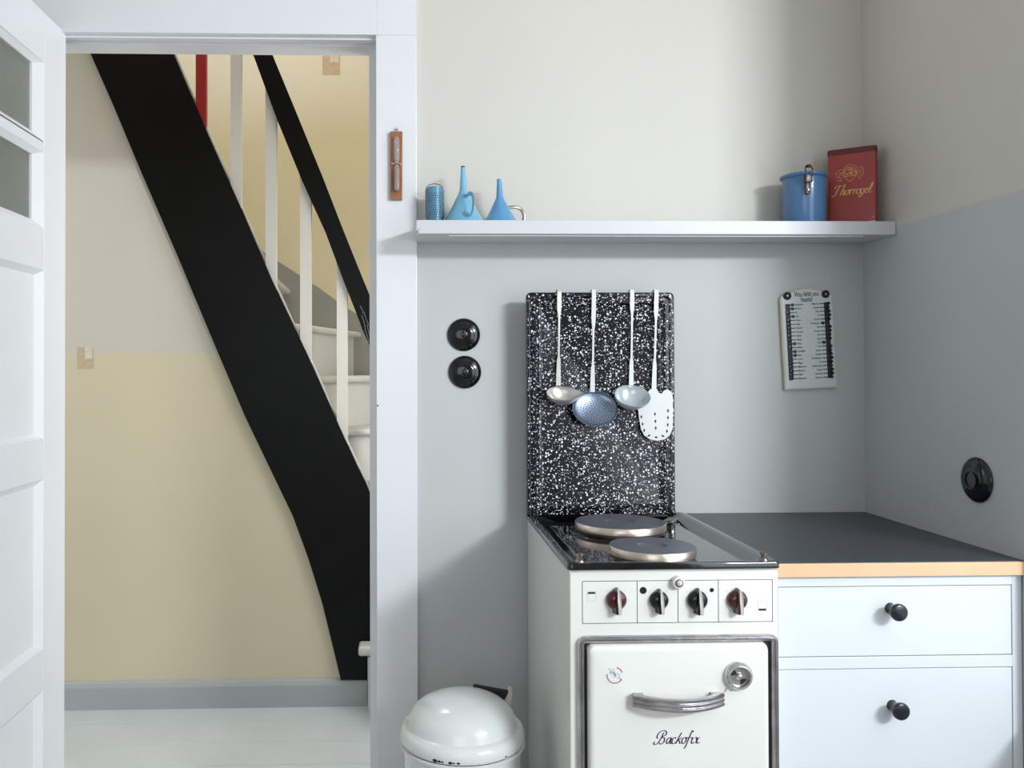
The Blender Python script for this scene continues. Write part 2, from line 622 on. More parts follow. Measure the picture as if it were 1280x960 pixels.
# strike hole in the jamb
p = aty(470.8, 507, -.019)
struct('trim_screw', lathe(bmesh.new(), [(0, 0), (.0022, 0), (.0022, .003), (0, .003)],
       Matrix.Translation((p.x + .003, -.0175, p.z)) @ Matrix.Rotation(PI/2, 4, 'X'), 12), m_gap)

# ================================================================== DOOR (open, at right angles to the wall)
dr = root('door_1', (DX - .02, -.03, 0), '', '')
for k in ('label', 'category'):
    del dr[k]
dr['kind'] = 'structure'
DY0, DY1 = -.875, atx(82, 300, DX).y   # free edge, hinge edge
DTOP = atx(82, 42, DX).z
ysl = atx(55, 300, DX).y               # inner edge of hinge stile
ypn = atx(43, 300, DX).y               # edge of glass
zr = lambda py: atx(48, py, DX).z
z_top, z_m0, z_m1, z_g = zr(72), zr(172), zr(186), zr(282)
p1t, p1b, p2t, p2b, p3t = zr(336), zr(550), zr(601), zr(815), zr(868)
TH = .04
yfs = DY0 + (DY1 - ysl)                # inner edge of free stile
fr = bmesh.new()
bx(fr, DX - TH, DX, ysl, DY1, .01, DTOP, bev=.002)
bx(fr, DX - TH, DX, DY0, yfs, .01, DTOP, bev=.002)
link('stile', fr, m_door, dr)
for a, b in ((z_top, DTOP), (p1t, z_g), (p2t, p1b), (p3t, p2b), (.01, .12)):
    link('rail', box(DX - TH, DX, yfs, ysl, a, b, bev=.0015), m_door, dr)
link('muntin', box(DX - TH + .006, DX - .004, yfs, ysl, z_m1, z_m0, bev=.004), m_door, dr)
for a, b in ((z_m0, z_top), (z_g, z_m1)):
    f = bmesh.new()
    c0, c1 = (ysl - ypn) * .8, .0
    # sloping glazing bead on the four sides
    w = abs(ysl - ypn) * .75
    y0, y1 = yfs, ysl
    O = [(DX - .002, y0, a), (DX - .002, y1, a), (DX - .002, y1, b), (DX - .002, y0, b)]
    I = [(DX - .013, y0 + w, a + w*.35), (DX - .013, y1 - w, a + w*.35), (DX - .013, y1 - w, b - w*.35), (DX - .013, y0 + w, b - w*.35)]
    ov = [f.verts.new(v) for v in O]
    iv = [f.verts.new(v) for v in I]
    bv = [f.verts.new((DX - .03, v[1], v[2])) for v in I]
    b2 = [f.verts.new((DX - .03, v[1], v[2])) for v in O]
    for i in range(4):
        j = (i+1) % 4
        f.faces.new((ov[i], ov[j], iv[j], iv[i]))
        f.faces.new((iv[i], iv[j], bv[j], bv[i]))
        f.faces.new((bv[i], bv[j], b2[j], b2[i]))
    link('glazing_bead', f, m_door, dr)
    link('glass_pane', box(DX - .024, DX - .019, y0 + w*.7, y1 - w*.7, a + .002, b - .002), m_glass, dr)
for a, b in ((p1b, p1t), (p2b, p2t), (.12, p3t)):
    f = bmesh.new()
    w = .024
    y0, y1 = yfs, ysl
    O = [(DX, y0, a), (DX, y1, a), (DX, y1, b), (DX, y0, b)]
    I = [(DX - .014, y0 + w, a + w*.6), (DX - .014, y1 - w, a + w*.6), (DX - .014, y1 - w, b - w*.6), (DX - .014, y0 + w, b - w*.6)]
    ov = [f.verts.new(v) for v in O]
    iv = [f.verts.new(v) for v in I]
    for i in range(4):
        j = (i+1) % 4
        f.faces.new((ov[i], ov[j], iv[j], iv[i]))
    f.faces.new(iv)
    bv = [f.verts.new((DX - .03, v[1], v[2])) for v in O]
    f.faces.new(bv[::-1])
    for i in range(4):
        j = (i+1) % 4
        f.faces.new((ov[j], ov[i], bv[i], bv[j]))
    link('door_panel', f, m_door, dr)
# handle and hinges on the door (outside the picture or hidden by the leaf)
hb = bmesh.new()
tube(hb, [(DX, DY0 + .06, 1.05), (DX + .045, DY0 + .06, 1.05)], .008)
tube(hb, [(DX + .045, DY0 + .055, 1.05), (DX + .045, DY0 + .17, 1.045)], .009)
link('door_handle', hb, m_chrome, dr, 40)

# ================================================================== STAIRCASE
st = root('staircase', (-.15, 1.0, 0), 'winding staircase with steep glossy black string, white balusters and light grey steps behind the doorway', 'staircase')
bm = bmesh.new()
poly = [(p.x, p.z) for p in pl] + [(p.x, p.z) for p in reversed(pr)]
poly = [(pl_top.x, pl_top.z)] + poly + [(pr_top.x, pr_top.z)]
prism_y(bm, poly, SY, HY - .001)
link('string_board', bm, m_black, st, label='glossy black curved string board')
# white strip added along the string's edge, its colour standing in for the lit far side
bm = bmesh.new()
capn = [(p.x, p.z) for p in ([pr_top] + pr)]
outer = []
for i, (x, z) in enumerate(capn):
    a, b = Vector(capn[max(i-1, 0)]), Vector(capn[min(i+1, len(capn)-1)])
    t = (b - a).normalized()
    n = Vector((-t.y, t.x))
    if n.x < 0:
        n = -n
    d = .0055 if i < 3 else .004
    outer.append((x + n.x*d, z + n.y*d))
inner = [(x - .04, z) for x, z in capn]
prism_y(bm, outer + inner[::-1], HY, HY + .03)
link('string_lit_edge', bm, m_white_bal, st, label='thin white strip standing in for the lit far side of the string')

# balusters stand in the string's plane
BY0, BY1 = HY - .012, HY + .012


def line_z(pts, x):           # z on a polyline of Vectors at x
    for a, b in zip(pts, pts[1:]):
        if min(a.x, b.x) <= x <= max(a.x, b.x) and abs(b.x - a.x) > 1e-6:
            return a.z + (b.z - a.z) * (x - a.x) / (b.x - a.x)
    return None


HL = [(316.8, 69.5), (346, 149), (378, 227), (407, 291), (429, 350), (444, 388), (453, 412), (462, 432), (468, 446)]
HR = [(341, 69.5), (366, 130), (402, 218), (426, 280), (446, 330), (464.5, 375), (477, 408), (484, 440)]
RY = HY - .03
hl = [aty(a, b, RY) for a, b in HL]
hr_ = [aty(a, b, RY) for a, b in HR]
hl_top, hr_top = ext(hl[0], hl[1], .8), ext(hr_[0], hr_[1], .8)
edge = [pr_top] + pr
und = [hl_top] + hl
bal = [((246.5, 260.5), (244.5, 257.5), m_red, 'red-painted baluster'), ((291, 305), (288, 301.5), m_white_bal, None),
       ((332.3, 346), (331.8, 345.6), m_white_bal, None), ((375.5, 389.5), (375, 389), m_white_bal, None), ((420.6, 434), (420.8, 434.2), m_white_bal, None)]
prev_r = None
for (t0, t1), (b0, b1), mm, lb in bal:
    bm = bmesh.new()
    bl, br = aty(b0, 300, BY0).x, aty(b1, 300, BY0).x
    zl, zr_ = line_z(edge, bl), line_z(edge, br)
    tl, tr = line_z(und, bl), line_z(und, br)
    tl = (tl if tl else pr_top.z + .3) + .02
    tr = (tr if tr else pr_top.z + .3) + .02
    prism_y(bm, [(bl, zl - .03), (br, zr_ - .03), (br, tr), (bl, tl)], BY0, BY1)
    link('baluster', bm, mm, st, label=lb)
# two more balusters beyond the head of the doorway
for dxx in (.127, .254):
    x0 = aty(245, 300, BY0).x - dxx
    bm = bmesh.new()
    prism_y(bm, [(x0, line_z(edge, x0) or pr_top.z - .1), (x0 + .042, (line_z(edge, x0) or pr_top.z) - .1), (x0 + .042, pr_top.z + .3), (x0, pr_top.z + .3)], BY0, BY1)
    link('baluster', bm, m_white_bal, st)
link('newel_post', box(-.122, -.082, SY + .002, SY + .042, 0, 1.40, bev=.003), m_white_bal, st)
# handrail with rounded lower end
bm = bmesh.new()
rail = [(hl_top.x, hl_top.z)] + [(p.x, p.z) for p in hl] + [(p.x, p.z) for p in reversed(hr_)] + [(hr_top.x, hr_top.z)]
prism_y(bm, rail, RY, HY + .03)
bmesh.ops.bevel(bm, geom=[e for e in bm.edges if abs(e.verts[0].co.y - e.verts[1].co.y) < 1e-5], offset=.008, segments=3, affect='EDGES', profile=.5)
rail_o = link('handrail', bm, m_black, st, 35, label='glossy black handrail')
bm = bmesh.new()
for k, (a, b) in enumerate((((450, 382), (454, 392)), ((455, 390), (462, 408)), ((452, 394), (457, 412)), ((459, 405), (464, 425)), ((456, 412), (461, 428)))):
    p, q = aty(*a, RY - .001), aty(*b, RY - .001)
    ribbon(bm, [(p.x, p.z), ((p.x+q.x)/2 + .002*(-1)**k, (p.z+q.z)/2), (q.x, q.z)], .0022, Matrix(((1, 0, 0, 0), (0, 0, -1, RY - .0006), (0, 1, 0, 0), (0, 0, 0, 1))))
link('worn_spot', bm, m_wire, rail_o, label='silvery scuffs in the black paint')

# steps: each nose line runs from the inner string to the outer wall
RISE = .21
noses = {  # k: (inner x, y), (outer x, y)
    1: ((-.150, .935), (.30, .20)), 2: ((-.09, .965), (.66, .45)), 3: ((-.09, 1.0), (.69, .85)),
    4: ((-.19, 1.045), (.69, 1.22)), 5: ((-.29, 1.06), (.69, 1.62)), 6: ((-.385, 1.06), (.16, YF - .01)),
    7: ((-.475, 1.045), (-.255, YF - .01)), 8: ((-.575, 1.03), (-.60, YF - .01)), 9: ((-.665, 1.03), (-.90, YF - .01)),
    10: ((-.755, 1.03), (-1.2, YF - .01)), 11: ((-.845, 1.03), (-1.5, YF - .01)), 12: ((-.935, 1.03), (-1.8, YF - .01)), 13: ((-1.02, 1.03), (-2.1, YF - .01))}
corners = {2: (.69, .2), 5: None}


def nosebar(bm, p, q, z, r=.014, over=.022):
    """rounded nosing bar along p->q"""
    P, Q = Vector((p[0], p[1], 0)), Vector((q[0], q[1], 0))
    t = (Q - P).normalized()
    n = Vector((t.y, -t.x, 0))          # towards the walker coming up
    c0, c1 = P + n*over + Vector((0, 0, z - r)), Q + n*over + Vector((0, 0, z - r))
    tube(bm, [c0, c1], r, 12)
    v = [P + n*over, Q + n*over, Q - n*.01, P - n*.01]
    f0 = [bm.verts.new((a.x, a.y, z)) for a in v]
    f1 = [bm.verts.new((a.x, a.y, z - 2*r)) for a in v]
    bm.faces.new(f0)
    bm.faces.new(f1[::-1])
    for i in range(4):
        j = (i+1) % 4
        bm.faces.new((f0[i], f1[i], f1[j], f0[j]))


for k in range(1, 13):
    (ax, ay), (bx_, by) = noses[k]
    (cx, cy), (dx, dy) = noses[k+1]
    z = RISE * k
    if k == 1:
        z = aty(457, 804, .93).z
    bm = bmesh.new()
    poly = [(ax, ay), (bx_, by)]
    if k == 1:
        poly += [(.66, .2)]
    if k == 5:
        poly += [(.69, YF - .01)]
    poly += [(dx, dy), (cx, cy)]
    prism_z(bm, poly, z - .028, z)
    nosebar(bm, (ax, ay), (bx_, by), z)
    if k == 1:       # rounded end that wraps round the foot of the string
        bm.free()
        bm = bmesh.new()
        x0 = aty(448, 815, .90).x
        bx(bm, x0, .30, .885, .962, z - .036, z, bev=.012, seg=4)
        prism_z(bm, [(-.12, .93), (.30, .20), (.66, .2), (dx, dy), (cx, cy)], z - .028, z)
    link('tread', bm, m_step, st, 40)
    P, Q = Vector((ax, ay, 0)), Vector((bx_, by, 0))
    t = (Q - P).normalized()
    n = Vector((-t.y, t.x, 0)) * .012
    bm = bmesh.new()
    prism_z(bm, [(P.x, P.y), (Q.x, Q.y), (Q.x + n.x, Q.y + n.y), (P.x + n.x, P.y + n.y)], (z - RISE if k > 1 else 0), z - .027)
    link('riser', bm, m_step, st)
# side post of the first step seen beside the jamb
xs = aty(460.5, 850, .93).x
link('first_step_side', box(xs, xs + .05, .90, .93, 0, RISE - .0), m_step, st)
# stepped skirting on the outer wall
bm = bmesh.new()
sk = [(318, 308), (345, 325), (400, 361), (432, 384), (465, 404)]
skp = [aty(a, b, YF - .02) for a, b in sk]
top = [(skp[0].x - 1.4, skp[0].z + 1.4*.64)] + [(p.x, p.z) for p in skp] + [(.69, skp[-1].z - .5)]
prism_y(bm, top + [(.69, 0.6), (-2.2, 1.7)], YF - .02, YF - .001)
link('wall_string', bm, m_skirt, st, label='dark grey skirting following the steps on the outer wall')

# ================================================================== SHELF
SF = -.158
shz0 = aty(800, 292.6, SF).z
shz1 = aty(800, 275.6, SF).z
SX0 = aty(520.5, 285, SF).x
sh = root('wall_shelf', ((SX0 + XR) / 2, 0, shz0), 'long white painted shelf board across the kitchen wall above the stove', 'shelf')
bm = bmesh.new()
bx(bm, SX0, XR - .002, SF, CX and -.0005, shz0, shz1, bev=.0015)
link('shelf_board', bm, m_shelf, sh)
pa, pb = aty(560, 300, -.12), aty(1072, 300, -.12)
link('batten', box(pa.x, pb.x, SF + .012, SF + .03, shz0 - .004, shz0 + .001), m_shelf, sh)
bm = bmesh.new()
for dx, dz, r in ((.003, .004, .0022), (.006, .010, .0015), (.0015, .008, .001)):
    lathe(bm, [(0, 0), (r, 0), (r*.8, .0006), (0, .0006)], Matrix.Translation((SX0 + dx, SF, shz0 + dz)) @ Matrix.Rotation(PI/2, 4, 'X'), 8)
link('paint_chip', bm, m_gap, sh)
TOP = shz1

# ================================================================== THINGS ON THE SHELF
def shelf_z(py, y):
    return aty(600, py, y).z


# grater
GY = -.075
gx0, gx1 = aty(533, 255, GY).x, aty(554.5, 255, GY).x
gz = aty(543, 233.5, GY).z
g = root('grater', ((gx0+gx1)/2, GY, TOP), 'small curved blue grater with wire handle at the left end of the shelf', 'grater')
gc, gr_ = (gx0+gx1)/2, (gx1-gx0)/2
bm = bmesh.new()
n = 28
arc = [(gc - gr_*math.cos(PI*i/n), GY + .012 - gr_*1.0*math.sin(PI*i/n)) for i in range(n+1)]
for (d0, z0, z1) in ((0, TOP, gz),):
    nz = 14
    V = []
    for s in range(nz+1):
        f_ = s/nz
        row = []
        for i, (x, y) in enumerate(arc):
            zz = TOP + (gz - TOP)*f_
            if s == nz:
                zz -= .008*(abs(i - n/2)/(n/2))**3
            row.append(bm.verts.new((x, y, zz)))
        V.append(row)
    for s in range(nz):
        for i in range(n):
            bm.faces.new((V[s][i], V[s][i+1], V[s+1][i+1], V[s+1][i]))
bmesh.ops.solidify(bm, geom=bm.faces[:], thickness=.001)
link('grating_plate', bm, m_gblue, g, 40)
bm = bmesh.new()
rows, cols = 13, 9
for a in range(rows):
    for b in range(cols):
        ang = PI * (.09 + .82*(b + (a % 3)/3)/cols)
        z = TOP + (gz-TOP)*(.08 + .80*a/rows)
        c = Vector((gc - (gr_+.0003)*math.cos(ang), GY + .012 - (gr_+.0003)*math.sin(ang), z))
        nrm = Vector((-math.cos(ang), -math.sin(ang), 0))
        M = Matrix.Translation(c) @ nrm.to_track_quat('Z', 'Y').to_matrix().to_4x4()
        lathe(bm, [(.0016, 0), (.0011, .0011), (0, .0003)], M, 6)
link('grating_teeth', bm, m_teeth, g, kind='stuff')
bm = bmesh.new()
wz = aty(543, 229, GY).z
tube(bm, cat_rom([(gx0-.001, GY+.012, TOP + .02), (gx0-.0015, GY+.012, gz-.012), (gx0+.004, GY+.01, wz-.006), (gc-.006, GY+.01, wz), (gc+.006, GY+.01, wz), (gx1-.004, GY+.01, wz-.006), (gx1+.001, GY+.012, gz-.012), (gx1+.001, GY+.012, TOP+.02)]), .0012, 8)
link('wire_handle', bm, m_wire, g, 50)

# funnels
def funnel(name, cx, tipx, y, tip_y, neck_y, r_base, r_neck, r_tip, m, label, lean=0):
    bz = TOP
    tz, nz = aty(tipx, tip_y, y).z, aty(cx, neck_y, y).z
    cX, tX = aty(cx, 260, y).x, aty(tipx, 210, y).x
    f = root(name, (cX, y, TOP), label, 'funnel', None)
    bm = bmesh.new()
    H1, H2 = nz - bz, tz - bz
    prof = [(r_base, 0), (r_base + .0015, .002), (r_base, .004), (r_base*.9, .012)]
    for i in range(1, 7):
        t = i/6
        prof.append((r_base*.9 + (r_neck - r_base*.9)*t**.92, .012 + (H1-.012)*t))
    prof += [(r_neck*.93, H1 + .006), (r_tip, H2), (r_tip*.7, H2), (r_tip*.7, H2 - .02)]
    lathe(bm, prof, Matrix.Translation((cX, y, bz)), 36)
    for v in bm.verts:        # lean towards the tip
        v.co.x += (tX - cX) * max(0, (v.co.z - bz)/H2)
    link('funnel_body', bm, m, f, 50)
    bm = bmesh.new()
    lathe(bm, [(r_tip*1.04, 0), (r_tip*1.05, .004), (r_tip*1.02, .0062), (r_tip*.7, .0062)], Matrix.Translation((tX, y, tz - .006)), 20)
    return f, cX, tz, tX, bm


f1, cX, tz, tX, tb = funnel('funnel', 580, 578.7, -.085, 208, 239, .056, .0105, .0052, m_blue, 'larger light blue enamel funnel standing upside down next to the grater', 0)
link('spout_tip', tb, m_gap, f1, 40, label='chipped dark rim of the spout')
bm = bmesh.new()
A = lambda px, py, y: tuple(aty(px, py, y))
tube(bm, cat_rom([A(583, 245, -.10), A(586, 242, -.125), A(590, 243, -.14), A(591.5, 250, -.148), A(591, 262, -.15), A(588, 268, -.148), A(583, 267, -.14), A(580, 264, -.134)]), .0032, 10, flat=(1.7, .45), up=(.9, .4, 0))
link('funnel_handle', bm, m_blue, f1, 50, label='light blue strap handle')
f2, cX, tz, tX, tb = funnel('funnel', 626, 623.8, -.085, 224, 247, .045, .0095, .0055, m_blue2, 'smaller blue enamel funnel with thin handle, right of the two funnels', 0)
link('spout_tip', tb, m_blue2, f2, 40)
bm = bmesh.new()
tube(bm, cat_rom([A(635.5, 259.5, -.085), A(644, 259, -.083), A(650, 261, -.08), A(654, 266, -.08), A(655, 272, -.08), A(653, 277, -.08), A(646, 280, -.08)]), .002, 8, flat=(2.2, .5), up=(0, 1, 0))
link('funnel_handle', bm, m_wire, f2, 50, label='grey thin strap handle')

# blue storage can with clasp
CY = -.085
cxl, cxr = aty(980, 250, CY).x, aty(1029.5, 250, CY).x
cX, cR = (cxl+cxr)/2, (cxr-cxl)/2
cz = aty(1004, 215, CY - cR).z
can = root('storage_can', (cX, CY, TOP), 'round blue enamel can with steel clasp beside the red tin', 'can')
H = cz - TOP
bm = bmesh.new()
lathe(bm, [(0, 0), (cR*.97, 0), (cR, .003), (cR, H - .012), (cR*.99, H-.006)], Matrix.Translation((cX, CY, TOP)), 48)
link('can_body', bm, m_dblue, can, 40)
bm = bmesh.new()
lathe(bm, [(cR*.99, H-.008), (cR + .004, H-.006), (cR+.0065, H-.003), (cR+.0065, H+.001), (cR+.003, H+.003), (cR*.9, H+.003), (cR*.8, H+.001), (0, H+.001)], Matrix.Translation((cX, CY, TOP)), 48)
link('can_lid', bm, m_dblue, can, 40)
cf = CY - cR
bm = bmesh.new()
p0, p1 = aty(1003, 243, cf), aty(1014, 209, cf)
mx_ = (p0.x + p1.x)/2
bx(bm, mx_-.0085, mx_+.0085, cf-.014, cf-.002, aty(1008, 229, cf).z, aty(1008, 219, cf).z, bev=.002)
bx(bm, mx_-.0062, mx_+.0062, cf-.008, cf+.001, aty(1008, 243, cf).z, aty(1008, 228, cf).z, bev=.003)
cl = link('clasp', bm, m_latch, can, 40, label='brown steel clasp')
bm = bmesh.new()
zt, zm = aty(1008, 208.5, cf).z, aty(1008, 222, cf).z
tube(bm, cat_rom([(mx_-.008, cf-.014, zm), (mx_-.009, cf-.012, zt-.008), (mx_-.005, cf-.006, zt), (mx_+.005, cf-.006, zt), (mx_+.009, cf-.012, zt-.008), (mx_+.008, cf-.014, zm)]), .0018, 8)
link('bail', bm, m_latch, cl, 40)
bm = bmesh.new()
bx(bm, mx_-.005, mx_+.005, cf-.016, cf-.006, zt-.004, zt+.003, bev=.0015)
link('hook_plate', bm, m_gap, cl)
bm = bmesh.new()
lathe(bm, [(0, .004), (.0028, .003), (.0035, 0)], Matrix.Translation((mx_, cf-.008, aty(1008, 238, cf).z)) @ Matrix.Rotation(PI/2, 4, 'X'), 12)
link('rivet', bm, m_chrome, cl, 40)

# red tin, turned a little towards the left
pL = aty(1035.0, 230, -.064)
pR = aty(1095.5, 230, -.126)
ux = Vector((pR.x - pL.x, pR.y - pL.y, 0))
tw = ux.length
ux.normalize()
uy = Vector((-ux.y, ux.x, 0))          # into the tin
tH = aty(1096, 181, -.126).z - TOP
tin = root('tea_tin', tuple(Vector((pL.x, pL.y, TOP)) + ux*tw/2), 'tall red tin with gold script lettering at the right end of the shelf', 'tin')
TM = Matrix(((ux.x, uy.x, 0, pL.x), (ux.y, uy.y, 0, pL.y), (0, 0, 1, TOP), (0, 0, 0, 1)))
TD = .044
bm = bmesh.new()
prism_z(bm, rrect(0, tw, 0, TD, .005), .0, tH - .012)
bm.transform(TM)
link('tin_body', bm, m_tin, tin, 40)
bm = bmesh.new()
prism_z(bm, rrect(-.0015, tw + .0015, -.0015, TD + .0015, .006), tH - .014, tH)
bmesh.ops.bevel(bm, geom=[e for e in bm.edges if all(v.co.z > tH - 1e-4 for v in e.verts)], offset=.002, segments=2, affect='EDGES')
bm.transform(TM)
link('tin_lid', bm, m_tin_lid, tin, 40, label='dark worn red lid')
# print plane: u along the face 0..tw, v up from the bottom, facing out
PM = TM @ Matrix(((1, 0, 0, 0), (0, 0, -1, -.0003), (0, 1, 0, 0), (0, 0, 0, 1)))
nib = lambda w0, w1, ang=.9: (lambda t: w0 + (w1 - w0) * abs(t.x*math.sin(ang) - t.y*math.cos(ang) if False else math.sin(math.atan2(t.y, t.x) - .25)))

# ---- hand-drawn script letters (stroke lists in an em of x-height 1)
GL = {
    'T': (1.1, [[(-.5, .05), (-.35, -.12), (-.1, -.02), (.25, .8), (.62, 1.9)], [(-.15, 1.45), (-.05, 1.85), (.5, 1.95), (1.15, 1.9), (1.6, 2.1)]]),
    'h': (.95, [[(.0, 0), (.35, 1.1), (.62, 2.0)], [(.08, .45), (.4, .95), (.65, .85), (.55, .3), (.62, .0), (.9, .15)]]),
    'o': (.85, [[(.6, .95), (.25, .9), (.05, .45), (.2, .02), (.5, .1), (.72, .55), (.6, .95), (.9, .85)]]),
    'r': (.75, [[(.1, .75), (.32, .95), (.28, .5), (.12, 0)], [(.24, .6), (.5, .95), (.78, .9)]]),
    'v': (.80, [[(.1, .85), (.3, .95), (.3, .4), (.42, .02), (.68, .4), (.72, .95), (.95, .8)]]),
    'g': (.9, [[(.65, .85), (.3, .95), (.08, .45), (.25, .03), (.55, .3), (.72, .95), (.5, -.1), (.2, -.6), (-.1, -.5), (.1, -.15), (.85, .3)]]),
    'e': (.75, [[(.1, .35), (.5, .6), (.5, .95), (.2, .85), (.08, .35), (.3, 0), (.75, .3)]]),
    'l': (.55, [[(.1, .2), (.5, 1.3), (.6, 1.95), (.4, 1.8), (.15, .6), (.25, .0), (.6, .25)]]),
    'B': (1.5, [[(-.35, .35), (-.55, .1), (-.25, -.1), (.15, .15), (.5, .9), (.75, 1.75)], [(-.05, .85), (-.2, 1.2), (.05, 1.8), (.6, 2.1), (1.15, 1.9), (1.15, 1.4), (.6, 1.1), (1.05, .9), (1.05, .3), (.65, -.02), (.35, .15)]]),
    'a': (.95, [[(.7, .9), (.35, .95), (.08, .45), (.22, .03), (.55, .35), (.78, .95), (.68, .2), (.8, .02), (1.0, .2)]]),
    'c': (.8, [[(.62, .8), (.45, .98), (.15, .75), (.1, .2), (.35, 0), (.75, .25)]]),
    'k': (.95, [[(0, 0), (.35, 1.0), (.65, 1.75)], [(.8, .95), (.3, .5), (.55, .4), (.65, .05), (.95, .12)]]),
    'f': (.72, [[(.85, 1.8), (.65, 2.0), (.4, 1.2), (.0, -.5), (-.2, -.8)], [(.0, .9), (.75, .95)]]),
    'i': (.62, [[(.1, .75), (.28, .95), (.15, .25), (.3, 0), (.55, .2)]]),
    'x': (.95, [[(.05, .85), (.3, .95), (.4, .4), (.6, .0), (.95, .2)], [(.85, .9), (.6, .85), (.35, .2), (.05, .05)]]),
}


def script(word, M, x, y, em, w0, w1, slant=.18, tight=.86):
    bm = bmesh.new()
    cx = x
    for ch in word:
        adv, strokes = GL[ch]
        for s in strokes:
            ribbon(bm, [(cx + (px + slant*py)*em, y + py*em) for px, py in s], nib(w0, w1), M, 5)
        cx += adv*em*tight
    return bm, cx


# measured rise: lettering follows the tin's base line
fz = lambda py, px: (atz(px, py, 0) if False else aty(px, py, -.095).z - TOP)
bm, ex = script('Thorrogel', PM, 0, 0, 1, .01, .02)
bm.free()
em = tw*.74 / (ex)
bm, ex = script('Thorrogel', PM, tw*.14, fz(243, 1064), em, .0009, .0026)
link('lettering', bm, m_gold, tin, label='gold script lettering')
bm = bmesh.new()
ecx, ecz = tw*.46, fz(217, 1064)
k = tw/62.0*1.03        # metres per photo pixel on this face
# outer scroll: three lobes round the diamond
for pts in ([(-16, -7), (-12, -9), (-11, -5), (-16, -3), (-17, 3), (-12, 7), (-8, 6), (-6, 10), (0, 13), (6, 11), (9, 7), (14, 8), (17, 3), (16, -3), (11, -5), (12, -8), (15, -7)],
            [(-13, -4), (-13, 2), (-9, 3), (-5, 8), (0, 10), (5, 8), (9, 4), (13, 4), (13, -2)]):
    ribbon(bm, [(ecx + a*k, ecz + b*k) for a, b in pts], .0018, PM)
link('emblem_scroll', bm, m_goldpale, tin)
bm = bmesh.new()
dm = [(0, 9), (11, 0), (0, -11), (-11, 0), (0, 9)]
for a, b in zip(dm, dm[1:]):
    ribbon(bm, [(ecx + a[0]*k, ecz + a[1]*k), (ecx + b[0]*k, ecz + b[1]*k)], .0011, PM)
for pts in ([(-8, -1), (-5, 1), (-2, -1), (-4, -3), (-7, -2)], [(2, -1), (5, 2), (8, 1), (7, -2), (3, -3)], [(-2, 4), (0, 6), (3, 5), (1, 2), (-1, 2)], [(-1, 1), (2, -1), (0, -4)]):
    ribbon(bm, [(ecx + a*k, ecz + b*k) for a, b in pts], .0018, PM)
link('emblem_diamond', bm, m_gold, tin)
bm = bmesh.new()
ribbon(bm, [(tw*.92, .018), (tw*.945, .0185)], .0022, PM)
link('paint_fleck', bm, m_paper, tin)
bm = bmesh.new()
pp = [(tw*.42, .004), (tw*.55, .0055), (tw*.66, .005), (tw*.8, .0075), (tw*.97, .0080), (tw*.97, .003), (tw*.85, .0028), (tw*.6, .001), (tw*.42, .001)]
vv = [bm.verts.new(PM @ Vector((a, b, .0005))) for a, b in pp]
bm.faces.new(vv)
link('torn_label', bm, m_paper, tin, label='torn white paper strip along the bottom edge')

# ================================================================== HOURGLASS on the casing
HG = -.0185
p0, p1 = aty(488.0, 250.5, HG), aty(503.2, 165.5, HG)
hg = root('hourglass', ((p0.x+p1.x)/2, HG, p0.z), 'narrow wooden egg timer with glass tube hanging on the white door casing', 'egg timer')
link('backboard', box(p0.x, p1.x, HG - .011, HG - .001, p0.z, p1.z, bev=.0015), m_wood, hg)
hx = (p0.x+p1.x)/2 + .001
T = lambda py: aty(496, py, HG).z
bm = bmesh.new()
zt, zn, zb_ = T(173), T(206.5), T(241)
R0 = .0072
prof = []
for s in range(0, 7):
    a = s/6*PI/2
    prof.append((R0*math.sin(a), zb_ + R0 - R0*math.cos(a)))
prof += [(R0, zn - .012), (R0*.6, zn - .004), (.0014, zn), (R0*.6, zn+.004), (R0, zn+.012)]
for s in range(6, -1, -1):
    a = s/6*PI/2
    prof.append((R0*math.sin(a), zt - R0 + R0*math.cos(a)))
lathe(bm, prof, Matrix.Translation((hx, HG - .0195, 0)), 20)
link('glass_tube', bm, m_tube, hg, 60)
bm = bmesh.new()
lathe(bm, [(0, zb_+.0015), (R0*.6, zb_+.002), (R0*.86, zb_ + .006), (R0*.86, zn - .014), (0, zn - .011)], Matrix.Translation((hx, HG - .0195, 0)), 16)
link('sand', bm, m_sand, hg, 50)
bm = bmesh.new()
for s in (-1, 1):
    tube(bm, cat_rom([(hx + s*.0125, HG-.011, zn + .002), (hx + s*.010, HG-.018, zn-.002), (hx + s*.004, HG-.027, zn), (hx, HG-.028, zn + .001)]), .0013, 8)
    lathe(bm, [(0, .002), (.002, .0015), (.002, 0)], Matrix.Translation((hx + s*.0125, HG-.011, zn+.002)) @ Matrix.Rotation(PI/2, 4, 'X'), 10)
link('wire_clip', bm, m_chrome, hg, 50)
bm = bmesh.new()
tube(bm, cat_rom([(hx - .003, HG-.005, T(166)), (hx-.003, HG-.005, T(163.5)), (hx, HG-.005, T(161.5)), (hx+.003, HG-.005, T(163.5)), (hx+.003, HG-.005, T(166))]), .0009, 8)
link('hanging_loop', bm, m_wire, hg, 50)
bm = bmesh.new()
tube(bm, cat_rom([(hx, HG + .001, T(162)), (hx, HG - .007, T(162.5)), (hx + .001, HG-.009, T(160.5)), (hx, HG-.009, T(158.5))]), .0010, 8)
tag(link('wall_hook', bm, m_chrome, None, 50, at=(hx, HG, T(162))), 'tiny wire hook carrying the wooden egg timer on the casing', 'hook')

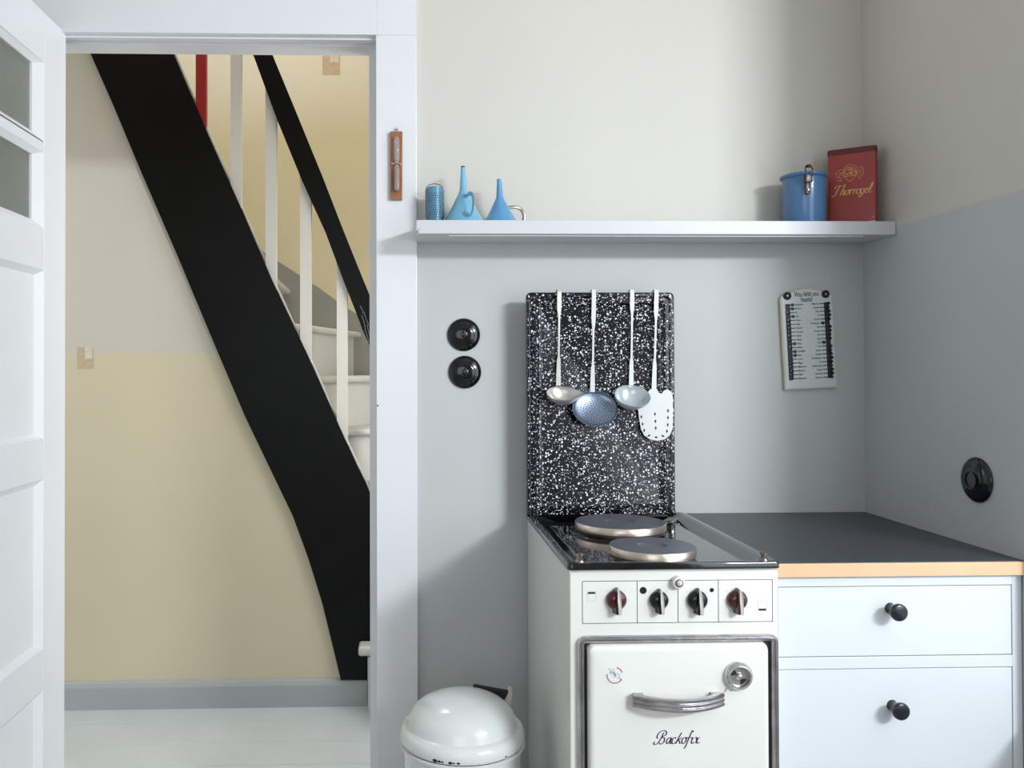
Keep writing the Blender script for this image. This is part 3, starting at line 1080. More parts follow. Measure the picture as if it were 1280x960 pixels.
# ================================================================== BAKELITE DISCS
def disc(name, c, n, r, label, cat, group=None):
    M = Matrix.Translation(c) @ Vector(n).to_track_quat('Z', 'Y').to_matrix().to_4x4()
    o = root(name, tuple(c), label, cat, group)
    bm = bmesh.new()
    lathe(bm, [(r*.97, 0), (r, .002), (r*.99, .004), (r*.955, .0065), (r*.89, .0092), (r*.80, .0115), (r*.70, .0132), (r*.62, .0142)], M, 56)
    link('cover_ring', bm, m_knobblk, o, 50)
    bm = bmesh.new()
    lathe(bm, [(r*.62, .0142), (r*.61, .0136), (r*.595, .0142), (r*.45, .0155), (r*.30, .0164), (r*.18, .0168), (0, .0170)], M, 48)
    ins = link('centre_plate', bm, m_knobblk, o, 50)
    return o, M, ins


def sd(px, py, y):
    p = aty(px, py, y)
    return Vector((p.x, -.0, p.z))


for i, (px, py) in enumerate(((579.8, 418.4), (581.2, 465.2))):
    p = aty(px, py, -.006)
    o, M, ins = disc('light_switch', Vector((p.x, 0, p.z)), (0, -1, 0), .0445,
                     ('upper round black bakelite switch above its twin left of the stove lid', 'lower round black bakelite switch beneath its twin left of the stove lid')[i], 'switch')
    bm = bmesh.new()
    lathe(bm, [(.0085, .016), (.0085, .0215), (.006, .0225), (0, .0225)], M, 24)
    bx2 = bmesh.new()
    bx(bx2, -.0022, .0022, -.010, .010, .018, .030, bev=.0015)
    bx2.transform(M)
    link('hub', bm, m_knobblk, o, 50)
    link('toggle', bx2, m_knobblk, o, 50)
p = atx(1219.0, 600, XR - .006)
o, M, ins = disc('wall_socket', Vector((XR, p.y, p.z)), (-1, 0, 0), .0500, 'round black bakelite socket on the right wall above the worktop', 'socket')
bm = bmesh.new()
lathe(bm, [(.019, .0150), (.0195, .0185), (.017, .0185), (.0168, .008), (0, .008)], M, 32)
link('socket_well', bm, m_knobblk, o, 50)
bm = bmesh.new()
for dy in (-.0095, .0095):
    lathe(bm, [(.0024, .0082), (0, .0083)], M @ Matrix.Translation((0, dy, 0)), 12)
link('pin_hole', bm, m_gap, o)

# ================================================================== MEMO BOARD
MY = -.012
Q = {k: aty(*v, MY) for k, v in dict(tl=(975.5, 376), tr=(1037, 371), bl=(981.5, 487.5), br=(1046.5, 486.5), top=(1003, 362)).items()}
ang = math.atan2((Q['tl'].x - Q['bl'].x), (Q['tl'].z - Q['bl'].z))     # tilt to the left
bw = (Q['br'] - Q['bl']).length
bh = (Q['top'].z - (Q['bl'].z + Q['br'].z)/2)
mb = root('shopping_list_board', tuple((Q['bl'] + Q['br'])/2), 'tilted cream shopping reminder board with black sliders hanging under the shelf', 'memo board')
ca, sa = math.cos(-ang), math.sin(-ang)
BM = Matrix(((ca, 0, -sa, Q['bl'].x), (0, 1, 0, 0), (sa, 0, ca, Q['bl'].z), (0, 0, 0, 1)))
bh *= 1.0


def board_poly(inset=0):
    k0 = bh - .026
    pts = [(inset, inset), (bw - inset, inset), (bw - inset, k0)]
    for i in range(1, 6):
        a = PI/2*i/5
        pts.append((bw - inset - .022 + .022*math.cos(a), k0 + (.016 - inset)*math.sin(a)))
    pts += [(bw*.72, bh - .0035 - inset), (bw*.6, bh - .0005 - inset), (bw*.5, bh + .0005 - inset), (bw*.40, bh - .0005 - inset), (bw*.28, bh - .0035 - inset)]
    for i in range(0, 5):
        a = PI/2 + PI/2*i/5
        pts.append((inset + .022 + .022*math.cos(a), k0 + (.016 - inset)*math.sin(a)))
    pts.append((inset, k0))
    return pts


bm = bmesh.new()
prism_y(bm, board_poly(), -.012, -.001)
bm.transform(BM)
link('board_body', bm, m_boardedge, mb, 30)
bm = bmesh.new()
prism_y(bm, board_poly(.003), -.0135, -.011)
bm.transform(BM)
link('board_face', bm, m_board, mb)
MP = BM @ Matrix(((1, 0, 0, 0), (0, 0, -1, -.0136), (0, 1, 0, 0), (0, 0, 0, 1)))
# track bands
bm = bmesh.new()
yt, yb = bh*.845, bh*.108
rowz = [yt - (yt - yb)*i/19 for i in range(20)]
cxl, cxr = bw*.155, bw*.845
for c in (cxl - .004, cxr + .004):
    vv = [bm.verts.new(MP @ Vector(p)) for p in ((c-.0068, yb-.003, .0002), (c+.0068, yb-.003, .0002), (c+.0068, yt+.003, .0002), (c-.0068, yt+.003, .0002))]
    bm.faces.new(vv)
link('track_band', bm, m_navy, mb)
# slots
bm = bmesh.new()
for z in rowz:
    for (a, b) in ((cxl - .008, cxl + .0145), (cxr - .0145, cxr + .008)):
        vv = [bm.verts.new(MP @ Vector(p)) for p in ((a, z-.0011, .0004), (b, z-.0011, .0004), (b, z+.0011, .0004), (a, z+.0011, .0004))]
        bm.faces.new(vv)
link('slot', bm, m_gap, mb, kind='stuff')
# sliders: one mesh, shared
bm = bmesh.new()
lathe(bm, [(.0044, 0), (.0044, .002), (.0034, .0038), (0, .0044)], Matrix.Rotation(PI/2, 4, 'X'), 14)
bmesh.ops.recalc_face_normals(bm, faces=bm.faces[:])
sm_ = bpy.data.meshes.new('slider')
bm.to_mesh(sm_)
bm.free()
sm_.materials.append(m_knobblk)
sm_.shade_smooth()
sm_.set_sharp_from_angle(angle=.7)
inL, inR = {0, 1, 3, 10, 12, 13}, {5, 10}
off = worldloc(mb)
for i, z in enumerate(rowz):
    for side in (0, 1):
        if side == 0:
            x = cxl + (.009 if i in inL else -.005 + .001*math.sin(i*2.3))
        else:
            x = cxr - (.009 if i in inR else -.0095 + .0015*math.sin(i*1.7))
        o = bpy.data.objects.new('slider', sm_)
        COL.objects.link(o)
        o.parent = mb
        o.location = (BM @ Vector((x, -.0136, z))) - off
# screws
for px, mm in ((.128, m_chrome), (.865, m_dkchrome)):
    bm = bmesh.new()
    lathe(bm, [(.0105, 0), (.0105, .003), (.009, .0045), (.004, .005)], MP @ Matrix.Translation((bw*px, bh*.937, 0)), 24)
    sc_ = link('mounting_washer', bm, m_gap, mb, 40)
    bm = bmesh.new()
    lathe(bm, [(.0036, .0048), (.0026, .0062), (0, .0066)], MP @ Matrix.Translation((bw*px, bh*.937, 0)), 16)
    link('screw', bm, mm, sc_, 50)


def text_bm(lines, M):
    """lines: (string, x, y, size, align, bold offset) flattened to one bmesh with the built-in font"""
    out = bmesh.new()
    for s, x, y, size, al, sx in lines:
        cu = bpy.data.curves.new('t', 'FONT')
        cu.body = s
        cu.size = size
        cu.align_x = al
        cu.offset = size*.012
        cu.resolution_u = 2
        ob = bpy.data.objects.new('t', cu)
        COL.objects.link(ob)
        dg = bpy.context.evaluated_depsgraph_get()
        me = bpy.data.meshes.new_from_object(ob.evaluated_get(dg))
        me.transform(M @ Matrix.Translation((x, y, .0004)) @ Matrix.Diagonal((sx, 1, 1, 1)))
        out.from_mesh(me)
        bpy.data.objects.remove(ob)
        bpy.data.meshes.remove(me)
        bpy.data.curves.remove(cu)
    return out


Lw = ['Backpulver', 'Bohnen', 'Eis', 'Fett', 'Erbsen', 'Essig', 'Gewürz', 'Graupen', 'Grieß', 'Honig', 'Kakao', 'Kaffee', 'Kartoffeln', 'Käse', 'Linsen', 'Magg', 'Makkaroni', 'Mandeln', 'Mehl', 'Margarine']
Rw = ['Mostrich', 'Nudeln', 'Obst', 'Öl', 'Paprika', 'Puddingpulv.', 'Reis', 'Rosinen', 'Salz', 'Sago', 'Senf', 'Soda', 'Speisen', 'Schmalz', 'Streichhölzer', 'Tee', 'Waschmittel', 'Zucker', 'Zwiebeln', 'Zwieback']
ls = []
for i, z in enumerate(rowz):
    ls.append((Lw[i], cxl + .0165, z - .0021, .0068, 'LEFT', .78))
    ls.append((Rw[i], cxr - .0165, z - .0021, .0068, 'RIGHT', .78))
link('item_names', text_bm(ls, MP), m_ink, mb, kind='stuff')
link('heading', text_bm([('Was fehlt uns', bw*.5, bh*.925, .0185, 'CENTER', .66), ('heute?', bw*.5, bh*.872, .0185, 'CENTER', .66)], MP), m_ink, mb)

# ================================================================== WORKTOP AND CABINET
CF = -.600
CT = atz(1100, 640, .9) and .90
ctz = aty(1130, 703.0, CF).z
ct_b = aty(1000, 640.3, 0).z
ctz = (ctz + ct_b)/2
cthick = ctz - aty(1130, 720.5, CF).z
SXR = aty(977, 708, -.635).x + .004
wk = root('worktop', ((SXR+XR)/2, -.3, ctz - .03), 'dark linoleum worktop with pale beech front edge right of the stove', 'worktop')
link('top_surface', box(SXR, XR - .002, CF + .006, -.002, ctz - cthick + .002, ctz - .0), m_lino, wk)
link('front_edge', box(SXR, XR - .002, CF, CF + .007, ctz - cthick, ctz - .0015, bev=.001), m_beech, wk, label='pale beech edge strip')
FY = CF + .012
cb = root('base_cabinet', ((SXR+XR)/2, -.3, 0), 'white base cabinet with two flush drawers under the dark worktop', 'cabinet')
CXR = aty(1277.5, 800, FY).x
X = lambda px, py=800: aty(px, py, FY).x
Z = lambda py, px=1100: aty(px, py, FY).z
fx0, fx1 = SXR + .008, X(1265.5, 780)
r0, r1, r2, r3 = Z(732.5), Z(820.8), Z(835.5), .14
ctop = ctz - cthick - .0005
bm = bmesh.new()
bx(bm, SXR, CXR, FY + .022, -.01, .08, ctop)
link('carcass', bm, m_cab, cb)
bm = bmesh.new()
bx(bm, fx1, CXR, FY, FY + .022, .08, ctop, bev=.0008, seg=1)
bx(bm, SXR, fx0, FY, FY + .022, .08, ctop, bev=.0008, seg=1)
bx(bm, fx0, fx1, FY, FY + .022, r0, ctop, bev=.0008, seg=1)
bx(bm, fx0, fx1, FY, FY + .022, r2, r1, bev=.0008, seg=1)
bx(bm, fx0, fx1, FY, FY + .022, .08, r3, bev=.0008, seg=1)
link('face_frame', bm, m_cab, cb)
link('plinth', box(SXR + .02, CXR - .01, FY + .05, FY + .07, 0, .08), m_cab, cb)
for (za, zb2, kpx, kpy) in ((r1, r0, 1113, 760.5), (r3, r2, 1115.5, 882)):
    d = link('drawer', box(fx0 + .0015, fx1 - .0015, FY + .001, FY + .019, za + .0015, zb2 - .0015, bev=.0008, seg=1), m_cab, cb)
    p = aty(kpx, kpy, FY)
    M = Matrix.Translation((p.x, FY + .001, p.z)) @ Matrix.Rotation(PI/2, 4, 'X')
    bm = bmesh.new()
    lathe(bm, [(.0115, 0), (.0095, .004), (.0085, .012), (.0105, .019), (.0158, .025), (.0175, .029), (.0168, .0335), (.014, .0352), (0, .0362)], M, 36)
    link('knob', bm, m_cabknob, d, 50)

# ================================================================== STOVE
SB, SFY = -.045, -.632                # back and front of the hob
hx0 = (aty(655.5, 643, SB).x + aty(711.5, 712, SFY).x)/2
hx1 = SXR - .004
hzt = aty(712, 705.5, SFY).z
hzt = (hzt + aty(975, 700.5, SFY).z)/2
hzb = hzt - .0135
bz0, by0 = .03, SFY + .006
bx0, bx1 = hx0 + .005, hx1 - .003
sv = root('electric_stove', ((hx0+hx1)/2, -.34, 0), 'narrow cream enamel electric stove with two hotplates and black enamel hob', 'stove')
bm = bmesh.new()
bx(bm, bx0, bx1, by0 + .001, SB - .002, bz0, hzb - .006, bev=.003, seg=3)
bx(bm, bx0 + .004, bx1 - .004, by0 + .003, by0 + .02, hzb - .02, hzb)
bx(bm, bx0 + .0, bx0 + .02, by0 + .003, SB - .004, hzb - .02, hzb)
link('stove_body', bm, m_enamel, sv, 40)
# hob: rim with sunken tray
bm = bmesh.new()


def ring_at(poly, z):
    return [bm.verts.new((x, y, z)) for x, y in poly]


def bridge(a, b):
    n = len(a)
    for i in range(n):
        j = (i+1) % n
        bm.faces.new((a[i], a[j], b[j], b[i]))


R = lambda ins, r: rrect(hx0 + ins, hx1 - ins, SFY + ins, SB - ins, r, 6)
rings = [ring_at(R(.004, .006), hzb - .002), ring_at(R(.0, .010), hzb), ring_at(R(0, .010), hzt - .004), ring_at(R(.0015, .009), hzt - .001), ring_at(R(.005, .008), hzt),
         ring_at(R(.012, .014), hzt), ring_at(R(.020, .02), hzt - .004), ring_at(R(.046, .03), hzt - .016), ring_at(R(.052, .03), hzt - .014), ring_at(R(.062, .03), hzt - .014)]
for a, b in zip(rings, rings[1:]):
    bridge(a, b)
bm.faces.new(rings[-1])
bm.faces.new(rings[0][::-1])
hob = link('hob', bm, m_black_en, sv, 35, label='black enamel hob tray')
TZ = hzt - .014
# hotplates
for (px, py, wpx, nm) in ((775.2, 651.3, 112, 'rear'), (815.4, 681.2, 107, 'front')):
    pz = TZ + .027
    c = atz(px, py, pz)
    dist = c.y - EYE.y
    r = wpx/2*dist/F
    M = Matrix.Translation((c.x, c.y, TZ))
    bm = bmesh.new()
    lathe(bm, [(r*.90, .0), (r*.97, .007), (r*.985, .0095), (r, .0105), (r, .0245), (r*.985, .0265)], M, 64)
    hp = link('hotplate', bm, m_rim, sv, 40, label='larger hotplate at the back' if nm == 'rear' else 'smaller hotplate at the front')
    bm = bmesh.new()
    lathe(bm, [(r*.985, .0265), (r*.95, .0272)] + [(r*(.95 - .62*i/20), .0272 - .0003*(i % 2)) for i in range(1, 21)] + [(r*.30, .0258), (r*.27, .0252), (0, .0250)], M, 64)
    link('cooking_surface', bm, m_iron, hp, 40)
    bm = bmesh.new()
    lathe(bm, [(r*1.02, 0), (r*1.015, .0045), (r*.93, .0045)], M, 64)
    link('drip_ring', bm, m_black_en, hp, 40)
# lid studs
for px, py in ((725.5, 703.0), (957, 701.5)):
    c = atz(px, py, hzt)
    bm = bmesh.new()
    lathe(bm, [(.0085, -.002), (.0088, .002), (.0068, .0055), (.0042, .0075), (.0042, .0115), (.0066, .0130), (.0066, .0165), (.0045, .0185), (0, .019)], Matrix.Translation((c.x, max(c.y, SFY + .012), hzt - .001)), 20)
    link('lid_stud', bm, m_dkchrome, sv, 40)
# control panel
PY = by0 + .001
px_ = lambda x, y=750: aty(x, y, PY).x
pz_ = lambda y, x=848: aty(x, y, PY).z
PM2 = Matrix(((1, 0, 0, 0), (0, 0, -1, PY), (0, 1, 0, 0), (0, 0, 0, 1)))
x0, x1, z0, z1 = px_(728), px_(965.5), pz_(778), pz_(725.5)
bm = bmesh.new()
lw = .0011
for a, b in (((x0, z0), (x1, z0)), ((x1, z0), (x1, z1)), ((x1, z1), (x0, z1)), ((x0, z1), (x0, z0)),
             ((px_(796.5), z0), (px_(796.5), z1)), ((px_(847.5), z0), (px_(847.5), pz_(735))), ((px_(898), z0), (px_(898), z1))):
    ribbon(bm, [a, b], lw, PM2)
link('panel_lines', bm, m_line, sv)
def stove_knob(px, py, mm, label, rot, sc=1.12):
    c = Vector((px_(px), PY, pz_(py, px)))
    M = Matrix.Translation(c) @ Matrix.Rotation(PI/2, 4, 'X') @ Matrix.Rotation(rot, 4, 'Z')
    r = .0178*sc
    bm = bmesh.new()
    lathe(bm, [(r*1.0, .0), (r, .003), (r*.98, .006), (r*.80, .011), (r*.4, .014), (0, .015)], M, 40)
    kn = link('control_knob', bm, mm, sv, 50, label=label)
    f = bmesh.new()
    # grip: raised blade, wide at the back
    pts = [(-.0065, -.0225), (.0065, -.0225), (.0068, .0), (.0052, .012), (.002, .0222), (-.002, .0222), (-.0052, .012), (-.0068, .0)]
    lo = [f.verts.new(M @ Vector((x*1.1*sc, y*sc, .002))) for x, y in pts]
    hi = [f.verts.new(M @ Vector((x*.62*sc, y*.98*sc, .0195 - .12*max(0, y)))) for x, y in pts]
    n = len(pts)
    f.faces.new(hi)
    f.faces.new(lo[::-1])
    for i in range(n):
        j = (i+1) % n
        f.faces.new((lo[i], lo[j], hi[j], hi[i]))
    bmesh.ops.bevel(f, geom=[e for e in f.edges], offset=.0008, segments=2, affect='EDGES')
    link('grip', f, mm, kn, 30)
    f = bmesh.new()
    pts2 = [(.0000, -.0222), (.0052, -.0222), (.0054, 0), (.0040, .012), (.0014, .0222), (-.0012, .0222), (-.0014, 0)]
    lo = [f.verts.new(M @ Vector((x*sc, y*sc, .0185 - .12*max(0, y)))) for x, y in pts2]
    hi = [f.verts.new(M @ Vector((x*sc, y*sc, .0205 - .12*max(0, y)))) for x, y in pts2]
    n = len(pts2)
    f.faces.new(hi)
    f.faces.new(lo[::-1])
    for i in range(n):
        j = (i+1) % n
        f.faces.new((lo[i], lo[j], hi[j], hi[i]))
    link('metal_inlay', f, m_knobfin, kn)
    # tick marks round the knob
    return kn


stove_knob(770.2, 749.5, m_knobred, 'dark red knob, leftmost', .0)
stove_knob(823.2, 750, m_knobblk, 'black knob next to the large dot', .0, 1.05)
stove_knob(871.2, 750, m_knobblk, 'black knob next to the small dot', .0)
stove_knob(921.0, 749.5, m_knobred, 'dark red knob, rightmost', .0)
bm = bmesh.new()
for px in (768.8, 821.8, 869.8, 919.5):
    for a in (0, PI, 1.35*PI, 1.5*PI, 1.65*PI, .25*PI, .75*PI):
        c = (px_(px), pz_(750, px))
        q = (c[0] + .0245*math.cos(a), c[1] + .0245*math.sin(a))
        ribbon(bm, [q, (q[0] + .0016, q[1])], .0016, PM2)
link('tick_marks', bm, m_iconw, sv, kind='stuff')
def dot(px, py, rpx):
    bm = bmesh.new()
    lathe(bm, [(rpx*.00156, .0), (rpx*.00156, .0006), (0, .0006)], PM2 @ Matrix.Translation((px_(px), pz_(py, px), 0)), 24)
    link('printed_dot', bm, m_icon, sv)


dot(804, 738, 4.4)
dot(889.8, 737.5, 2.7)
for px, py, sy_ in ((739.5, 740, 744), (952.8, 763, 758.5)):
    bm = bmesh.new()
    ribbon(bm, [(px_(px - 4.5), pz_(py)), (px_(px + 4.5), pz_(py))], .0036, PM2, lift=.0006)
    link('printed_bar', bm, m_icon, sv)
    bm = bmesh.new()
    a, b, c, d = px_(px-5.5), px_(px+5.5), pz_(sy_+6), pz_(sy_-6)
    for p, q in (((a, c), (b, c)), ((b, c), (b, d)), ((b, d), (a, d)), ((a, d), (a, c))):
        ribbon(bm, [p, q], .0006, PM2)
    link('printed_square', bm, m_iconw, sv)
# pilot lamp
M = Matrix.Translation((px_(846.5, 727), PY, pz_(727))) @ Matrix.Rotation(PI/2, 4, 'X')
bm = bmesh.new()
lathe(bm, [(.0125, 0), (.0125, .009), (.0108, .012), (.0075, .0125)], M, 32)
pl_ = link('pilot_lamp', bm, m_bisque, sv, 50)
bm = bmesh.new()
lathe(bm, [(.0078, .0122), (.0078, .0138), (.0062, .0140)], M, 28)
link('lamp_ring', bm, m_dkchrome, pl_, 50)
bm = bmesh.new()
lathe(bm, [(.0062, .0135), (.005, .016), (.002, .0175), (0, .0178)], M, 24)
link('lamp_lens', bm, m_lens, pl_, 60)
# oven front: aluminium frame
ox0, ox1, oz1, oz0 = px_(721.5, 880), px_(972, 880), pz_(793.0), .20
fw = .0145
bm = bmesh.new()


def frame_ring(bm, secs, r):
    """secs: (inset, y) section carried round a rounded rectangle open at nothing"""
    rs = []
    for ins, y in secs:
        rs.append([bm.verts.new((x, y, z)) for x, z in rrect(ox0 + ins, ox1 - ins, oz0 + ins, oz1 - ins, max(r - ins, .003), 5)])
    for a, b in zip(rs, rs[1:]):
        n = len(a)
        for i in range(n):
            j = (i+1) % n
            bm.faces.new((a[i], a[j], b[j], b[i]))
    return rs


frame_ring(bm, [(0, PY + .002), (0, PY - .006), (.002, PY - .009), (.0055, PY - .0095), (.007, PY - .0075), (.0085, PY - .0095), (.012, PY - .0085), (fw, PY - .004), (fw, PY + .002)], .016)
link('oven_frame', bm, m_alu, sv, 40, label='worn aluminium frame round the oven door')
bm = bmesh.new()
bx(bm, ox0 + .008, ox1 - .008, PY - .0012, PY + .004, oz0 + .008, oz1 - .008)
link('oven_gap', bm, m_gap, sv)
# oven door
dx0, dx1, dz1, dz0 = px_(733.5, 880), px_(957.3, 880), pz_(802.5), oz0 + .022
DYF = PY - .020
bm = bmesh.new()
secs = [(0, PY - .001, .010), (0, DYF + .010, .012), (.002, DYF + .004, .012), (.006, DYF + .001, .012), (.012, DYF, .012)]
rs = []
for ins, y, r in secs:
    rs.append([bm.verts.new((x, y, z)) for x, z in rrect(dx0 + ins, dx1 - ins, dz0 + ins, dz1 - ins, r, 6)])
for a, b in zip(rs, rs[1:]):
    for i in range(len(a)):
        j = (i+1) % len(a)
        bm.faces.new((a[i], a[j], b[j], b[i]))
bm.faces.new(rs[-1])
bm.faces.new(rs[0][::-1])
od = link('oven_door', bm, m_enamel, sv, 35)
D = lambda px, py, y=None: aty(px, py, DYF if y is None else y)
# bow handle: ribbed bar bulging towards the room
HO = .036
pA, pB = D(792.5, 876, DYF - .012), D(903, 874.5, DYF - .012)
bm = bmesh.new()
N = 26
sec = [(-.0125, .004), (-.0125, -.003), (-.0100, -.0060), (-.0065, -.0060), (-.0040, -.0032), (-.0015, -.0060), (.0020, -.0060), (.0045, -.0032), (.0070, -.0060), (.0105, -.0060), (.0125, -.003), (.0125, .004)]
rings = []
for i in range(N+1):
    t = i/N
    s = t*2 - 1
    bow = (1 - s*s)
    x = pA.x + (pB.x - pA.x)*t
    y = DYF - .010 - .030*bow
    zc = (pA.z + (pB.z - pA.z)*t) - .0005*bow
    tx = Vector((pB.x - pA.x, -.030*(-2*s)*2, 0)).normalized()
    nn = Vector((tx.y, -tx.x, 0))
    rings.append([bm.verts.new(Vector((x, y, zc + a)) + nn*(-b)) for a, b in sec])
for a, b in zip(rings, rings[1:]):
    for i in range(len(a)):
        j = (i+1) % len(a)
        bm.faces.new((a[i], a[j], b[j], b[i]))
bm.faces.new(rings[0][::-1])
bm.faces.new(rings[-1])
for s, pp_ in ((1, pA), (-1, pB)):
    xa, xb = sorted((pp_.x + s*.001, pp_.x + s*.020))
    bx(bm, xa, xb, DYF - .013, DYF + .001, pp_.z - .011, pp_.z + .011, bev=.001)
link('oven_handle', bm, m_alu, od, 35, label='ribbed chrome bow handle')
# vent dial
M = Matrix.Translation((D(922.5, 844).x, DYF, D(922.5, 844).z)) @ Matrix.Rotation(PI/2, 4, 'X')
r = .0278
bm = bmesh.new()
lathe(bm, [(r, 0), (r, .004), (r*.95, .008), (r*.86, .0105), (r*.80, .0135), (r*.74, .0140), (r*.70, .012), (r*.68, .006), (r*.66, .004), (0, .004)], M, 48)
vent = link('vent_dial', bm, m_chrome, od, 40)
bm = bmesh.new()
for a0 in (math.radians(140), math.radians(300)):
    c = [Vector((.0055*math.cos(a0), .0055*math.sin(a0), .0046))]
    arc2 = [Vector((r*.60*math.cos(a0 + t*.17), r*.60*math.sin(a0 + t*.17), .0046)) for t in range(-2, 5)]
    bm.faces.new([bm.verts.new(M @ v) for v in c + arc2])
link('vent_hole', bm, m_gap, od)
bm = bmesh.new()
lathe(bm, [(r*.24, .004), (r*.24, .008), (r*.18, .011), (0, .012)], M, 20)
tube(bm, [M @ Vector((-r*.55, -r*.62, .010)), M @ Vector((-r*.72, -r*.95, .010))], .002, 8)
link('dial_pivot', bm, m_chrome, od, 50)
# lettering
PM3 = Matrix(((1, 0, 0, 0), (0, 0, -1, DYF), (0, 1, 0, 0), (0, 0, 0, 1)))
bm, ex = script('Backofix', PM3, 0, 0, 1, .01, .02, slant=.25, tight=.92)
bm.free()
xa, xb = D(821, 925).x, D(873, 925).x
em = (xb - xa)/(ex - .1)
bm, ex = script('Backofix', PM3, xa, D(848, 929.5).z, em, .0010, .0027, slant=.2, tight=.92)
link('lettering', bm, m_ink, od, label='dark script lettering')
# worn round sticker
bm = bmesh.new()
c = D(768.5, 844)
rr = .0152
for a0, a1 in ((170, 330), (20, 75)):
    ribbon(bm, [(c.x + rr*math.cos(math.radians(a0 + (a1-a0)*t/8)), c.z + rr*math.sin(math.radians(a0 + (a1-a0)*t/8))) for t in range(9)], .0024, PM3)
stk = link('sticker_ring', bm, m_stick_r, od)
bm = bmesh.new()
for pts in ([(-13, 13), (-8, 10), (-9, 4), (-4, 8), (-2, 13)], [(-7, 2), (-2, 5), (2, -2), (-3, -3)], [(3, 4), (8, 2), (9, -4), (4, -6)], [(9, -6), (13, -9)], [(0, 8), (-2, 1), (3, 0)]):
    ribbon(bm, [(c.x + a*.001, c.z + b*.001) for a, b in pts], .0022, PM3)
link('sticker_print', bm, m_stick_b, od)
# feet and lower drawer
bm = bmesh.new()
bx(bm, bx0 + .02, bx1 - .02, PY - .006, PY + .001, .06, .18, bev=.003)
link('storage_drawer', bm, m_enamel, sv, 40)
for xx in (bx0 + .03, bx1 - .03):
    for yy_ in (SFY + .05, SB - .05):
        bm = bmesh.new()
        lathe(bm, [(0, 0), (.014, 0), (.016, .004), (.012, .03)], Matrix.Translation((xx, yy_, 0)), 16)
        link('foot', bm, m_gap, sv, 40)

# ---- lid hinged up against the wall, speckled inside
LYF, LYB = -.082, -.066
lx0, lx1 = aty(658.2, 500, LYF).x, aty(843.5, 500, LYF).x
lz1 = aty(750, 365.5, LYF).z
lz0 = hzt - .001
bm = bmesh.new()


def lring(ins, y, r):
    return [bm.verts.new((x, y, z)) for x, z in rrect(lx0 + ins, lx1 - ins, lz0 + ins*.8, lz1 - ins, r, 6, rs=(max(.004, r*.4), max(.004, r*.4), r, r))]


rs = [lring(.004, LYB, .010), lring(0, LYB - .003, .013), lring(0, LYF + .003, .013), lring(.003, LYF, .012), lring(.010, LYF, .010),
      lring(.014, LYF + .0045, .010), lring(.022, LYF + .0045, .009), lring(.0255, LYF + .0005, .009), lring(.029, LYF - .0005, .009), lring(.034, LYF + .004, .008), lring(.040, LYF + .005, .008)]
for a, b in zip(rs[3:], rs[4:]):
    bridge(a, b)
bm.faces.new(rs[-1])
bmesh.ops.delete(bm, geom=[v for v in bm.verts if not v.link_faces], context='VERTS')
lid = link('stove_lid', bm, m_spec, sv, 35, label='black enamel lid with white speckles, folded up')
for xx in (lx0 + .012, lx1 - .012):
    bm = bmesh.new()
    tube(bm, [(xx - .012, LYF + .002, lz0 + .004), (xx + .012, LYF + .002, lz0 + .004)], .0055, 12)
    bx(bm, xx - .006, xx + .006, LYF - .006, LYF + .006, hzt - .006, lz0 + .022, bev=.001)
    link('hinge', bm, m_black_en, sv, 40)

bm = bmesh.new()
rs = [lring(.004, LYB, .010), lring(0, LYB - .003, .013), lring(0, LYF + .003, .013), lring(.003, LYF, .012)]
for a, b in zip(rs, rs[1:]):
    bridge(a, b)
bm.faces.new(rs[0][::-1])
link('lid_rim', bm, m_black_en, lid, 35, label='plain black rim')
for px in (661.5, 672.3, 676.3):
    bm = bmesh.new()
    a, b = aty(px, 388 if px > 665 else 372, LYF), aty(px + 1.5, 632, LYF)
    yy_ = LYF + (.0042 if px > 665 else 0)
    tube(bm, [(a.x, yy_, a.z), (b.x, yy_, b.z)], .0011, 8)
    link('pressed_rib', bm, m_rib, lid, 50)

# ================================================================== UTENSILS hanging from the lid
UY = LYF - .0065


def up(px, py, y=UY):
    return aty(px, py, y)


def handle(bm, px_top, px_bot, y_top, segs, mtop=362.5, bend=None):
    """flat hook strap at the top, round shank, flat strap again; segs in photo rows"""
    a, b, c, d = segs        # end of top flat, start of round, end of round, start of bottom flat .. d = bottom
    def X_(py):
        return px_top + (px_bot - px_top)*(py - mtop)/(d - mtop)
    P, R_ = [], []
    zt = up(px_top, mtop).z
    x0 = up(px_top, mtop).x
    # hook over the lid's top edge
    for yy_, zz in ((LYB + .004, zt - .018), (LYB + .006, zt - .008), (LYB + .0025, zt - .0005), (LYF + .006, zt + .0012), (LYF - .004, zt + .0005)):
        P.append(Vector((x0, yy_, zz)))
        R_.append((.0052, .0009))
    for py, w, t in ((mtop + 3, .0054, .0010), (a - 6, .0056, .0010), (a, .0052, .0012), (b, .0026, .0020), ((b+c)/2, .0023, .0020), (c, .0026, .0020), (c + 5, .0048, .0012), (c + 20, .0056, .0010), (d, .0062, .0010)):
        P.append(up(X_(py), py))
        R_.append((w, t))
    tube(bm, P, R_, 4, up=(0, 1, 0))
    return P[-1]


def up_tube_note():
    pass


